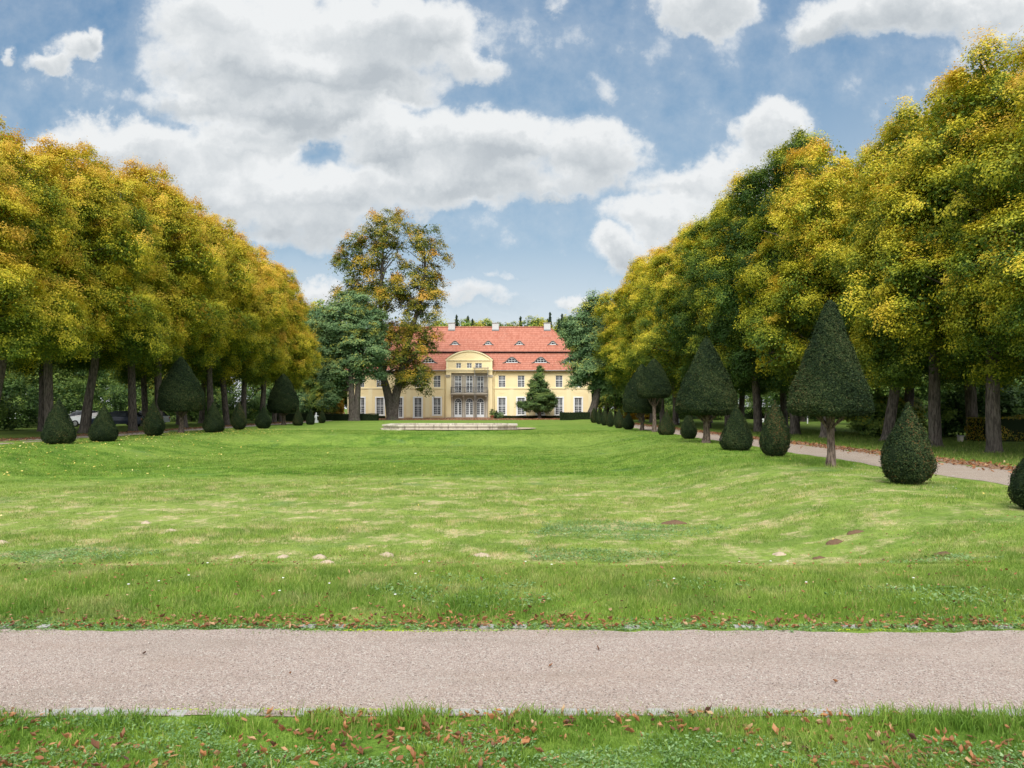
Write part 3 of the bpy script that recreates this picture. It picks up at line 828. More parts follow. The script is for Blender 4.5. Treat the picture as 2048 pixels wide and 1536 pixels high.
# molehills
def molehill(x, y, r, h, mat, label, group):
    sides, rings = 18, 7
    v = []; ph = rng.uniform(0, 6, 4)
    for i_ in range(rings):
        t = i_ / (rings - 1)
        for j in range(sides):
            a_ = 2 * np.pi * j / sides
            rr = r * t * (1 + .22 * math.sin(2 * a_ + ph[0]) + .12 * math.sin(5 * a_ + ph[1]))
            zz = h * (1 - t) ** 0.8 * (1 + .3 * math.sin(3 * a_ + ph[2]) * t) + rng.normal(0, h * .07) - (.03 if i_ == rings - 1 else 0)
            v.append((rr * math.cos(a_) * 1.5, rr * math.sin(a_), zz))
    f = [(i_ * sides + j, (i_ + 1) * sides + j, (i_ + 1) * sides + (j + 1) % sides, i_ * sides + (j + 1) % sides) for i_ in range(rings - 1) for j in range(sides)]
    o = link('molehill', np_mesh('molehill', np.array(v), [np.array(f)], mat, smooth_shade=True), None, (x, y, hz(x, y)))
    return tag(o, label, 'molehill', group)
MO = [(474, 1114, 10, 0, 'small pale molehill left of the paler row in mid lawn'), (566, 1112, 12, 0, 'pale molehill next left of the largest broken pair'),
      (640, 1113, 15, 0, 'wide pale molehill, left of the roundest one by the bank'), (655, 1122, 11, 0, 'low crumbled pale molehill closest to the grass bank'),
      (775, 1109, 14, 0, 'round pale sandy molehill, most prominent in the lawn centre'), (965, 1108, 14, 0, 'flattened brownish molehill in the middle of the lawn'),
      (1560, 1114, 13, 0, 'pale sandy molehill at foot of the right bank'), (1237, 1132, 10, 1, 'dark low molehill on the crest right of centre'),
      (1270, 1132, 9, 1, 'dark low molehill on the crest, second right of centre'), (1397, 1133, 12, 1, 'dark low molehill on crest below the right slope'),
      (1672, 1067, 17, 1, 'largest dark earthy molehill on the right slope'), (1713, 1060, 14, 1, 'dark molehill uppermost on the right slope'),
      (1640, 1082, 11, 1, 'dark molehill below the largest one on the right slope'), (1632, 1095, 10, 1, 'lowest dark molehill of the right slope cluster'),
      (1890, 1110, 15, 1, 'brown molehill far right near the picture edge'), (292, 1045, 10, 0, 'small brown molehill farther out left of centre'),
      (343, 1061, 8, 0, 'tiny brown molehill in the left half of the lawn'), (4, 1084, 12, 0, 'brownish molehill at the left picture edge'),
      (1350, 1045, 20, 1, 'broad bare brown soil scrape in the right middle of the lawn')]
for (x_, y_, w_, k_, lab) in MO:
    X_, Y_ = px(x_, y_, ground=-0.6 if y_ < 1125 and x_ < 1600 else -.1)
    if x_ >= 1600: X_, Y_ = px(x_, y_, ground=-.25)
    molehill(X_, Y_, w_ / FPX * Y_ * .85, w_ / FPX * Y_ * (.5 if k_ == 0 else .4), M['molesoil'] if k_ else M['molesand'], lab, 'molehills in the lawn')

# ------------------------------------------------------------------ foliage tools
def leaf_cloud(C, N, size, tint, asp=0.62):
    """diamond leaves at centres C with normals N"""
    n = len(C)
    r = rng.normal(0, 1, (n, 3))
    a_ = np.cross(N, r); a_ /= np.linalg.norm(a_, axis=1)[:, None] + 1e-9
    b_ = np.cross(N, a_); b_ /= np.linalg.norm(b_, axis=1)[:, None] + 1e-9
    s = (np.broadcast_to(size, (n,)) * rng.uniform(.7, 1.3, n))[:, None] * .5
    V = np.stack([C - a_ * s, C + b_ * s * asp, C + a_ * s, C - b_ * s * asp], 1).reshape(-1, 3)
    Fq = (np.arange(n)[:, None] * 4 + np.array([0, 1, 2, 3]))
    return V, Fq, np.repeat(tint, 4)

def clumped_crown(name, masses, n_clumps, cr, n_leaves, leaf, mat, tint0=0.35, tint_up=0.25, tint_sd=0.16, core=0.12, seed=0, droop=0.35, inner=0.55, squash=0.75, dome=.7):
    """leaves gathered in sprays spread over (and a few inside) a union of ellipsoids; returns mesh and spray centres"""
    global rng
    keep_rng = rng; rng = np.random.default_rng(seed)
    masses = np.array(masses, float)
    vol = (masses[:, 3] * masses[:, 4] * masses[:, 5]) ** (2 / 3)
    pr = vol / vol.sum()
    cents = []
    outs = []
    tries = 0
    while len(cents) < n_clumps and tries < n_clumps * 30:
        tries += 1
        m_ = masses[rng.choice(len(masses), p=pr)]
        d = rng.normal(0, 1, 3); d /= np.linalg.norm(d)
        rr = rng.uniform(inner, 1.0) ** 0.6
        p = m_[:3] + d * m_[3:] * rr
        q_ = (p - masses[:, :3]) / masses[:, 3:]
        dd = np.linalg.norm(q_, axis=1).min()
        if dd < inner * .8:
            continue
        if cents:
            ds = np.linalg.norm(np.array(cents) - p, axis=1).min()
            if ds < cr[0] * rng.uniform(.35, .9):
                continue
        cents.append(p); o_ = d / m_[3:]; outs.append(o_ / np.linalg.norm(o_))
    cents = np.array(cents); outs = np.array(outs); nc = len(cents)
    rad = rng.uniform(cr[0], cr[1], nc)
    ct = rng.normal(0, tint_sd, nc)
    per = (n_leaves * (rad ** 2) / (rad ** 2).sum()).astype(int)
    I = np.repeat(np.arange(nc), per)
    # every spray carries twigs; leaves gather round the twig ends
    K = 16
    TD = rng.normal(0, 1, (nc, K, 3)); TD += (outs * dome + np.array([0, 0, dome * .9]))[:, None, :]; TD /= np.linalg.norm(TD, axis=2)[:, :, None]
    TT_ = rng.normal(0, .085, (nc, K))
    n = len(I)
    J = rng.integers(0, K, n)
    d = TD[I, J] + rng.normal(0, .24, (n, 3)); free = rng.uniform(0, 1, n) < .08; d[free] = rng.normal(0, 1, (free.sum(), 3)); d /= np.linalg.norm(d, axis=1)[:, None]
    # favour outward and upward halves of each spray
    flip = ((d * (outs[I] * .8 + np.array([0, 0, .5]))).sum(1) < 0) & (rng.uniform(0, 1, n) < .55)
    d[flip] *= -1
    # lumpy radius
    lump = 1 + .22 * np.sin(d[:, 0] * 5 + I) * np.sin(d[:, 1] * 5 + 2 * I) + .18 * np.sin(d[:, 2] * 7 + I * 3)
    r_ = rad[I] * (rng.uniform(0, 1, n) ** .28) * lump * (1 + 2.0 * TT_[I, J])
    stray = rng.uniform(0, 1, n) < .05
    r_[stray] *= rng.uniform(1.0, 1.35, stray.sum())
    C = cents[I] + d * r_[:, None] * np.array([1, 1, squash])
    C[:, 2] -= droop * rad[I] * (np.linalg.norm(d[:, :2], axis=1) ** 2) * (r_ / rad[I])
    N = d * .8 + outs[I] * .35 + np.array([0, 0, .55]) + rng.normal(0, .42, (n, 3))
    N /= np.linalg.norm(N, axis=1)[:, None]
    t = tint0 + ct[I] + tint_up * (d[:, 2] * .6 + (d * outs[I]).sum(1) * .5) * (r_ / rad[I]) + TT_[I, J] + rng.normal(0, .07, n)  # tint_up paints light on spray tops and outsides, besides turned outer leaves
    V, Fq, T = leaf_cloud(C, N, leaf, np.clip(t, 0, 1))
    nk = int(n * core)
    if nk:
        mi = rng.choice(len(masses), nk, p=pr)
        d2 = rng.normal(0, 1, (nk, 3)); d2 /= np.linalg.norm(d2, axis=1)[:, None]
        C2 = masses[mi, :3] + d2 * masses[mi, 3:] * (rng.uniform(.2, .85, nk) ** .6)[:, None]
        N2 = rng.normal(0, 1, (nk, 3)); N2 /= np.linalg.norm(N2, axis=1)[:, None]
        V2, F2, T2 = leaf_cloud(C2, N2, leaf * 1.9, np.clip(rng.normal(tint0 - .12, .12, nk), 0, 1))
        F2 = F2 + len(V); V = np.concatenate([V, V2]); Fq = np.concatenate([Fq, F2]); T = np.concatenate([T, T2])
    me = np_mesh(name, V, [Fq], mat, {'tint': T})
    rng = keep_rng
    return me, cents

def limb(mb, p0, p1, r0, r1, n=5, sag=0.1, sides=6):
    p0, p1 = np.array(p0, float), np.array(p1, float)
    t = np.linspace(0, 1, n)[:, None]
    L = np.linalg.norm(p1 - p0)
    pts = p0 + (p1 - p0) * t
    pts[:, 2] += (np.sin(t[:, 0] * np.pi) * L * sag)
    pts[1:-1] += rng.normal(0, L * .025, (n - 2, 3))
    mb.tube(pts, np.linspace(r0, r1, n), sides, cap=False)

def trunk_mesh(name, path, radii, cents, mat, n_limbs=26, seed=0, fork=0.0, lobes=0.10):
    """flared trunk following path, limbs running out to some of the spray centres"""
    global rng
    keep_rng = rng; rng = np.random.default_rng(seed)
    mb = MB()
    path = np.array(path, float)
    # flare at the foot
    p = [path[0] + np.array([0, 0, -.25]), path[0], path[0] + (path[1] - path[0]) * .06, path[0] + (path[1] - path[0]) * .2]
    r = [radii[0] * 1.75, radii[0] * 1.4, radii[0] * 1.16, radii[0] * 1.04]
    for i_ in range(1, len(path)):
        p.append(path[i_]); r.append(radii[i_])
    mb.tube(p, r, 12, rough=lobes)
    if len(cents):
        ch = rng.permutation(len(cents))[:n_limbs]
        for c_ in ch:
            tgt = cents[c_]
            # leave the trunk below the target
            zl = tgt[2] - rng.uniform(.8, 3.0) - .35 * np.linalg.norm(tgt[:2] - path[-1][:2])
            zl = np.clip(zl, path[0][2] + .55 * (path[len(path) // 2][2] - path[0][2]) + 1.0, path[-1][2] - .2)
            x_ = np.interp(zl, path[:, 2], path[:, 0]); y_ = np.interp(zl, path[:, 2], path[:, 1]); r_ = np.interp(zl, path[:, 2], radii)
            limb(mb, (x_, y_, zl), tgt, max(.04, r_ * .42), .02, 5, rng.uniform(.02, .14))
    me = mb.mesh(name, mat, True)
    rng = keep_rng
    return me

# ------------------------------------------------------------------ lime avenues
def lime_masses(H, R, z0, seed):
    r = np.random.default_rng(seed)
    ms = []
    zs = np.linspace(z0 + 1.4, H - 1.6, 7)
    for i_, z in enumerate(zs):
        t = (z - z0) / (H - z0)
        rr = R * (math.sin(math.pi * min(1, t * .92 + .10)) ** .55)
        ms.append((r.normal(0, .35), r.normal(0, .35), z, rr * r.uniform(.72, .98), rr * r.uniform(.72, .98), (H - z0) * .14))
    for _ in range(8):   # leaders at the top
        a_ = r.uniform(0, 6.28); d_ = r.uniform(.3, 2.6)
        ms.append((d_ * math.cos(a_), d_ * math.sin(a_), H - r.uniform(.6, 1.6) - d_ * .75, .75, .75, 1.5))
    for _ in range(11):   # side bulges
        a_ = r.uniform(0, 6.28); z = r.uniform(z0 + 1, H * .72); rr = R * r.uniform(.72, .98)
        ms.append((rr * math.cos(a_), rr * math.sin(a_), z, 1.5, 1.5, 1.3))
    return ms

LIME = []
for vi, (H, R, z0, sd, fk) in enumerate([(18.0, 4.2, 5.2, 11, 0), (18.0, 4.3, 5.0, 12, 1), (18.0, 4.1, 5.4, 13, 0), (18.0, 4.7, 3.9, 14, 1), (18.0, 4.4, 3.6, 15, 0), (18.0, 4.5, 4.1, 16, 0)]):
    me, cents = clumped_crown('lime_crown', lime_masses(H, R, z0, sd), 330, (.5, 1.15), 250000, .110, M['lime'], tint0=.39, tint_up=.34, tint_sd=.12, core=.06, seed=sd, droop=.1, squash=.9, inner=.78, dome=1.0)
    lx = [0.0, .5, -.4, .25, -.15, .3][vi]
    path = [(0, 0, 0), (lx * .4, 0, 2.0), (lx, .1, 4.5), (lx * 1.2, 0, 8), (lx * .6, .2, 12), (lx * .3, 0, 15.5)]
    tm = trunk_mesh('lime_trunk', path, [.29, .28, .25, .20, .13, .05], cents, M['bark'], 48, sd)
    LIME.append((me, tm))

ordn = ['nearest', 'second', 'third', 'fourth', 'fifth', 'sixth', 'seventh', 'eighth', 'ninth', 'tenth', 'eleventh', 'twelfth', 'thirteenth', 'fourteenth', 'fifteenth', 'sixteenth']
def lime(x, y, H, vi, turn, label, group, rz=None, lean=(0, 0), wide=1.0, side=0):
    k_ = H / 18.0
    r = thing('lime_tree', label, 'tree', (x, y, hz(x, y)), random.uniform(0, 6.28) if rz is None else rz, group, (k_ * wide, k_ * wide, k_))
    r.rotation_euler[0] = lean[0]; r.rotation_euler[1] = lean[1]
    me, tm = LIME[vi % 3 + 3 * side]
    c = link('crown', me, r); c.color = (turn, turn, turn, 1)
    link('trunk', tm, r)
    return r

# left front row: x, y, height, how far the leaves have turned
LF = [(37.5, 16.3, .56), (42.5, 17.3, .60), (47, 17.6, .58), (52, 18.8, .50), (57.5, 19.6, .60), (62, 19.4, .58), (67, 19.6, .58), (72, 19.4, .60), (77, 19.2, .62), (82, 19.2, .62), (87, 19.3, .66), (91.5, 18.6, .62)]
for i_, (y_, H, t_) in enumerate(LF):
    x_ = -29.3 + random.uniform(-.4, .4)
    lime(x_, y_, H, i_ + (i_ // 3), t_, 'golden lime tree, %s from camera in the front row left of the lawn' % ordn[i_], 'lime trees of the left avenue', wide=.95, lean=(0, .05 if i_ < 5 else .0), rz=[0, 2.1, 4.0, 5.2, 1.1, 3.1][i_ % 6] if i_ >= 5 else 0.0)
tag_r = thing('lime_tree', 'last thin orange lime tree closing the left avenue, nearest the house', 'tree', (-29.8, 96.5, 0), 1.0, 'lime trees of the left avenue', (.72, .72, .84))
c = link('crown', LIME[2][0], tag_r); c.color = (.66,) * 3 + (1,); link('trunk', LIME[2][1], tag_r)
for i_, y_ in enumerate([45, 51, 56.5, 63, 73, 79.5, 86, 94]):
    lime(-35.6 + random.uniform(-.5, .5), y_, 18.2, i_ + 2, .44, 'lime tree, %s from camera in the back row of the left avenue' % ordn[i_], 'back row lime trees on the left')
# right front row
RF = [(24.3, 19.0, 14.4, 0.49, .0), (29.5, 19.0, 15.4, 0.47, 0), (34.0, 19.2, 15.7, 0.49, 0), (39.8, 19.9, 16.6, 0.47, .1), (44, 18.4, 17.0, 0.53, 0), (49.5, 18.7, 18.9, .02, 0), (54.5, 17.9, 18.0, 0.35, 0), (60, 17.3, 17.8, .14, 0),
      (66, 17.2, 17.6, 0.47, 0), (72, 17.1, 18.0, 0.47, 0), (78, 17.0, 18.6, 0.45, 0), (84, 16.9, 18.8, 0.49, 0), (90, 16.8, 19.3, 0.49, 0), (96, 16.6, 19.6, 0.49, 0)]
for i_, (y_, x_, H, t_, ln) in enumerate(RF):
    kind = 'still green' if t_ < .45 else 'yellowing'
    lime(x_, y_, H, i_ + 1 + (i_ // 3), t_, '%s lime tree, %s from camera in the front row right of the lawn' % (kind, ordn[i_]), 'lime trees of the right avenue', lean=(0, ln), rz=0.0 if ln else None, side=1)
for i_, (y_, x_, t_) in enumerate([(27, 25.5, .5), (33.5, 25.8, .5), (41, 25.2, .45), (47.5, 25, .5), (57, 24.2, .4), (66, 24, .45), (77, 23.5, .45), (88, 23.2, .45)]):
    lime(x_, y_, 17.6, i_ + 3, t_, 'lime tree, %s from camera in the back row of the right avenue' % ordn[i_], 'back row lime trees on the right', side=1)

# ------------------------------------------------------------------ individual trees by the house
def custom_tree(name, label, base, Y, ells, path_px, radii, mat, ncl, cr, nl, leaf, seed, turn=.5, extra=None, n_limbs=20, barkm='bark_old', depth=0.8, **kw):
    """ells in photo pixels (x, y, rx, ry) -> ellipsoid masses with their own depth, standing at distance Y"""
    X0 = (base[0] - 1024) / FPX * Y
    s = Y / FPX
    r_ = np.random.default_rng(seed)
    ms = [((ex - base[0]) * s, r_.uniform(-1, 1) * rx * s * .25, pz(ey, Y), rx * s, max(rx, ry * .5) * s * depth, ry * s) for ex, ey, rx, ry in ells]
    t = thing(name, label, 'tree', (X0, Y, hz(X0, Y)))
    me, cents = clumped_crown(name + '_crown', ms, ncl, cr, nl, leaf, mat, seed=seed, **kw)
    c = link('crown', me, t); c.color = (turn, turn, turn, 1)
    mb_paths = [path_px] if not isinstance(path_px[0][0], (tuple, list)) else path_px
    for j, pp in enumerate(mb_paths):
        path = [((a_ - base[0]) * s, 0.0 + .25 * j, max(0, pz(b_, Y)) if k_ else 0.0) for k_, (a_, b_) in enumerate(pp)]
        rd = np.interp(np.linspace(0, 1, len(path)), np.linspace(0, 1, len(radii)), radii)
        link('trunk' if j == 0 else 'stem', trunk_mesh(name + '_trunk', path, list(rd), cents[np.argsort(np.abs(cents[:, 0] - path[-1][0]))[:len(cents) // 2]] if len(mb_paths) > 1 else cents, M[barkm], n_limbs, seed + j), t)
    return t

custom_tree('lime_tree', 'very tall russet lime tree with forked trunk before the yellow house', (783, 840), 109.0,
    [(765, 455, 48, 40), (735, 500, 52, 50), (700, 540, 38, 42), (770, 540, 42, 60), (845, 480, 34, 42), (860, 530, 30, 62), (830, 570, 42, 50), (862, 600, 26, 45), (745, 590, 48, 40), (690, 590, 32, 30), (790, 630, 60, 55), (845, 660, 34, 50), (770, 690, 55, 45), (825, 720, 34, 45), (838, 762, 20, 26), (720, 640, 45, 45), (790, 745, 38, 32), (700, 520, 30, 25), (812, 560, 20, 40), (806, 500, 16, 24), (815, 690, 40, 40), (838, 735, 26, 30), (846, 772, 14, 14), (720, 560, 34, 30)],
    [[(783, 840), (778, 800), (768, 760), (762, 700), (760, 620), (765, 520), (765, 450)], [(786, 840), (790, 800), (799, 760), (812, 700), (835, 620), (850, 540), (848, 480)]],
    [.72, .66, .5, .4, .3, .2, .08], M['rust'], 360, (.7, 1.5), 125000, .20, 21, .48, n_limbs=34, tint0=.42, tint_up=.30, tint_sd=.17, core=.02, inner=.5)
custom_tree('locust_tree', 'blue green locust tree with twin dark stems left of the house', (708, 842), 102.5,
    [(705, 612, 34, 26), (690, 650, 46, 36), (735, 650, 34, 34), (672, 690, 34, 34), (720, 700, 48, 40), (690, 735, 42, 34), (745, 735, 24, 26), (668, 760, 26, 32), (660, 800, 18, 22), (640, 640, 20, 24), (745, 690, 22, 30)],
    [[(706, 842), (704, 800), (702, 760), (700, 700), (700, 640)], [(711, 842), (714, 800), (716, 760), (722, 700), (726, 650)]],
    [.5, .42, .36, .26, .1], M['locust'], 230, (.7, 1.5), 75000, .21, 22, .5, n_limbs=22, tint0=.45, tint_up=.35, tint_sd=.14, core=.08, droop=.2, squash=.55)
custom_tree('locust_tree', 'blue green locust tree leaning right before the right end of house', (1183, 843), 99.0,
    [(1205, 630, 34, 30), (1175, 640, 26, 24), (1150, 660, 24, 24), (1180, 680, 44, 36), (1215, 690, 34, 40), (1165, 715, 28, 26), (1190, 735, 42, 32), (1160, 750, 18, 16), (1205, 760, 28, 24), (1225, 640, 20, 34), (1190, 605, 18, 14)],
    [(1180, 843), (1188, 815), (1194, 790), (1199, 760), (1200, 720), (1200, 660)],
    [.72, .52, .46, .42, .3, .1], M['locust'], 190, (.7, 1.5), 62000, .21, 23, .47, n_limbs=26, tint0=.42, tint_up=.35, tint_sd=.15, core=.08, droop=.25, squash=.6)
custom_tree('hornbeam_tree', 'small dark conical hornbeam before the right wing windows', (1079, 836), 121.0,
    [(1078, 745, 6, 16), (1078, 765, 13, 16), (1078, 782, 21, 15), (1079, 798, 29, 14), (1079, 812, 33, 11), (1055, 810, 16, 9), (1103, 804, 15, 9)],
    [(1079, 838), (1079, 820), (1078, 790), (1078, 750)], [.30, .22, .14, .04], M['hornbeam'], 150, (.4, .85), 42000, .17, 24, .5, n_limbs=40, tint0=.4, tint_up=.35, tint_sd=.1, core=.12, depth=.95, droop=-.25, squash=.6)

# ------------------------------------------------------------------ woodland behind
BG = []
for sd in (31, 32, 33):
    r_ = np.random.default_rng(sd)
    ms = [(r_.normal(0, 1.3), r_.normal(0, 1.3), z, rr, rr, 3.2) for z, rr in [(6, 4.6), (9, 5.2), (12.5, 5.0), (16, 4.0), (18.5, 2.8)]]
    me, cents = clumped_crown('broadleaf_crown', ms, 150, (1.0, 2.0), 34000, .36, M['green'], seed=sd, tint0=.45, tint_up=.35, tint_sd=.14, core=.12)
    tm = trunk_mesh('broadleaf_trunk', [(0, 0, 0), (.2, 0, 5), (0, .2, 12), (0, 0, 18)], [.4, .34, .22, .06], cents, M['bark'], 12, sd)
    BG.append((me, tm))
def bgtree(x, y, H, vi, turn, label, group):
    r = thing('broadleaf_tree', label, 'tree', (x, y, 0), random.uniform(0, 6.28), group, (H / 21.3, H / 21.3, H / 21.3))
    c = link('crown', BG[vi % 3][0], r); c.color = (turn,) * 3 + (1,)
    link('trunk', BG[vi % 3][1], r)
bgl = [(612, 134, 20.5, .50), (640, 140, 21.5, .55), (662, 131, 18.0, .62), (590, 126, 19.0, .44), (685, 150, 19.5, .45), (566, 142, 21, .4), (632, 122, 13.0, .45), (650, 112, 10.5, .6), (606, 116, 11.0, .42), (540, 130, 20, .4)]
for i_, (x_, Y_, H, t_) in enumerate(bgl):
    bgtree((x_ - 1024) / FPX * Y_, Y_, H, i_, t_, ['tall pale green tree behind the left garden wall', 'tallest green tree between the left avenue and locust', 'yellow green tree just left of the house corner', 'dark green tree behind the end of left avenue', 'green tree behind the left end of the house', 'dark tree far behind the left avenue end', 'shorter green tree at the left garden wall', 'loose pale green tree left of the locust stems', 'low dark green tree near the left avenue end', 'green tree hidden behind the left avenue'][i_], 'trees beside the house on the left')
bgr = [(1215, 128, 19.0, .48), (1240, 134, 23.0, .5), (1262, 120, 18, .55), (1232, 112, 14.0, .5), (1200, 150, 21, .42), (1285, 118, 17, .45), (1330, 125, 18, .4), (1400, 120, 17, .4)]
for i_, (x_, Y_, H, t_) in enumerate(bgr):
    bgtree((x_ - 1024) / FPX * Y_, Y_, H, i_, t_, ['green tree rising behind the leaning locust', 'tall green tree at the far end of right avenue', 'yellowish tree behind the last right avenue limes', 'lower tree at the right corner of the house', 'green tree peeping behind right end of the roof', 'tree deep behind the right avenue end', 'background tree behind the middle of right avenue', 'background tree far behind the right lawn'][i_], 'trees beside the house on the right')
for i_ in range(15):
    x_ = 880 + i_ * 22 + random.uniform(-5, 5); Y_ = random.uniform(172, 190)
    top = random.uniform(640, 650)
    bgtree((x_ - 1024) / FPX * Y_, Y_, pz(top, Y_), i_, random.uniform(.52, .72), 'yellow green treetop showing over the red roof ridge', 'woodland treetops behind the roof')
# woods seen between and beyond the avenue trunks
for i_ in range(16):
    bgtree(38 + 7 * (i_ % 3) + random.uniform(-2, 2), 38 + i_ * 6.5, random.uniform(13, 17), i_, random.uniform(.38, .5), 'dark green woodland tree seen between the right avenue trunks', 'woodland beyond the right avenue')
for i_ in range(16):
    bgtree(-49 - 7 * (i_ % 3) + random.uniform(-2, 2), 52 + i_ * 5.0, random.uniform(12, 16), i_, random.uniform(.38, .55), 'dark green woodland tree seen between the left avenue trunks', 'woodland beyond the left avenue')
# spruces
SPR = []
for sd in (41, 42):
    r_ = np.random.default_rng(sd)
    Cs, Ns, Ts = [], [], []
    for tier in np.linspace(.12, .985, 26):
        z = 24 * tier; R_ = 3.4 * (1 - tier) ** .85 + .15
        for b_ in range(int(5 + 8 * (1 - tier))):
            a_ = r_.uniform(0, 6.28); L = R_ * r_.uniform(.7, 1.15); m_ = int(34 * L + 10)
            t = r_.uniform(0, 1, m_)
            Cs.append(np.stack([np.cos(a_) * L * t + r_.normal(0, .14, m_), np.sin(a_) * L * t + r_.normal(0, .14, m_), z - .45 * L * t ** 1.4 + r_.normal(0, .13, m_)], -1))
            Ns.append(r_.normal(0, 1, (m_, 3)) + np.array([0, 0, .8])); Ts.append(r_.uniform(0, 1, m_))
    m_ = 2600; zt_ = 24 * (1 - r_.uniform(0, 1, m_) ** 1.4 * .45); rr_ = (24.2 - zt_) * .22 * np.sqrt(r_.uniform(0, 1, m_)); aa_ = r_.uniform(0, 6.28, m_)
    Cs.append(np.stack([rr_ * np.cos(aa_), rr_ * np.sin(aa_), zt_ - rr_ * .4], -1)); Ns.append(r_.normal(0, 1, (m_, 3))); Ts.append(r_.uniform(0, 1, m_))
    C = np.concatenate(Cs); N = np.concatenate(Ns); N /= np.linalg.norm(N, axis=1)[:, None]
    V, Fq, T = leaf_cloud(C, N, .42, np.concatenate(Ts), .35)
    SPR.append((np_mesh('spruce_crown', V, [Fq], M['spruce'], {'tint': T}), trunk_mesh('spruce_trunk', [(0, 0, 0), (0, 0, 10), (0, 0, 23.5)], [.3, .2, .03], [], M['bark'], 0, sd)))
for i_, (x_, y_, Y_) in enumerate([(913, 632, 178), (936, 634, 182), (945, 640, 176), (1041, 635, 184), (1076, 638, 176), (1100, 627, 172), (1124, 630, 180), (1140, 634, 175), (1118, 640, 170), (633, 618, 165), (1095, 640, 186)]):
    H = pz(y_, Y_) + .2
    r = thing('spruce_tree', ['dark spruce tip over roof just right of the tall lime', 'paler spruce tip right of the first dark one', 'short spruce beside the pale one above roof', 'thin dark spruce tip over the middle of the roof', 'small spruce tip right of the roof middle', 'tallest pointed spruce over the right chimney', 'dark ragged spruce right of the tallest one', 'slim spruce farthest right above the roof hip', 'low spruce between the two tallest right ones', 'lone spruce tip above trees left of the locust', 'small spruce left of the tallest pointed one'][i_], 'tree', ((x_ - 1024) / FPX * Y_, Y_, 0), i_ * 1.3, 'spruces behind the house', (H / 24 * .8, H / 24 * .8, H / 24))
    link('crown', SPR[i_ % 2][0], r); link('trunk', SPR[i_ % 2][1], r)

# ------------------------------------------------------------------ clipped yews
def clipped(name, prof, n, leaf, seed, lumps=.055):
    """prof: (r, z) outline turned into a leafy clipped body with a dark woody core"""
    global rng
    keep_rng = rng; rng = np.random.default_rng(seed)
    prof = np.array(prof, float)
    seg = np.diff(prof, axis=0); L = np.linalg.norm(seg, axis=1)
    area = L * (prof[:-1, 0] + prof[1:, 0]); pa = area / area.sum()
    si = rng.choice(len(seg), n, p=pa)
    t = rng.uniform(0, 1, n)
    r = prof[si, 0] + seg[si, 0] * t; z = prof[si, 1] + seg[si, 1] * t
    a_ = rng.uniform(0, 2 * np.pi, n)
    ph = rng.uniform(0, 6, 6)
    lump = 1 + lumps * (np.sin(3 * a_ + ph[0] + z * 1.3) + .7 * np.sin(5 * a_ + z * 3 + ph[1]) + .5 * np.sin(9 * a_ - z * 5 + ph[2])) + lumps * .6 * np.sin(z * 7 + 4 * np.sin(a_ + ph[3]))
    nr = seg[si, 1] / L[si]; nz = -seg[si, 0] / L[si]
    T0 = .13 * np.sin(a_ * 4 + z * 5 + ph[5]) * np.sin(z * 6 + a_ * 3 + ph[3])
    N = np.stack([np.cos(a_) * nr, np.sin(a_) * nr, nz], -1)
    depth = np.abs(rng.normal(0, .035, n)) * (prof[:, 1].max() / 3) ** .3
    C = np.stack([np.cos(a_) * r * lump, np.sin(a_) * r * lump, z], -1) - N * depth[:, None]
    stick = rng.uniform(0, 1, n) < .05
    C[stick] += N[stick] * rng.uniform(.01, .08, stick.sum())[:, None]
    Nl = N * .8 + np.array([0, 0, .25]) + rng.normal(0, .55, (n, 3)); Nl /= np.linalg.norm(Nl, axis=1)[:, None]
    T = np.clip(rng.normal(.46, .25, n) + T0 + .12 * np.sin(a_ * 2 + z * 2 + ph[4]) + (rng.uniform(0, 1, n) < .02) * .5, 0, 1)
    V, Fq, TT = leaf_cloud(C, Nl, leaf, T, .4)
    me = np_mesh(name, V, [Fq], M['yew'], {'tint': TT})
    mb = MB(); mb.lathe([(max(.004, p[0] - .035 - p[0] * .05), p[1] + (.03 if p[1] < prof[-1, 1] * .5 else -.05)) for p in prof], 28)
    core = mb.mesh(name + '_core', M['yewcore'], True)
    rng = keep_rng
    return me, core
M['yewcore'] = simple('yew twigs', (0.014, 0.022, 0.010), 0.95, 0.05, 0.3, 14, 0.8, 40, 0.03)

cone_prof = {  # small ground-standing yews, unit height
    'slim': [(.01, 0), (.14, .02), (.22, .07), (.275, .16), (.295, .25), (.285, .36), (.25, .50), (.20, .64), (.13, .78), (.058, .90), (.022, .97), (.004, 1.0)],
    'cone': [(.01, 0), (.24, .02), (.30, .07), (.33, .14), (.33, .22), (.29, .36), (.235, .52), (.175, .67), (.10, .81), (.042, .93), (.015, .98), (.004, 1.0)],
    'pear': [(.01, 0), (.17, .02), (.25, .08), (.30, .18), (.315, .28), (.29, .40), (.245, .52), (.18, .66), (.11, .79), (.052, .90), (.02, .97), (.004, 1.0)],
}
CONE = {}
for i_, (k_, pf) in enumerate(cone_prof.items()):
    CONE[k_] = clipped('yew_cone', [(r * 2.0, z * 2.0) for r, z in pf], 26000, .048, 50 + i_)

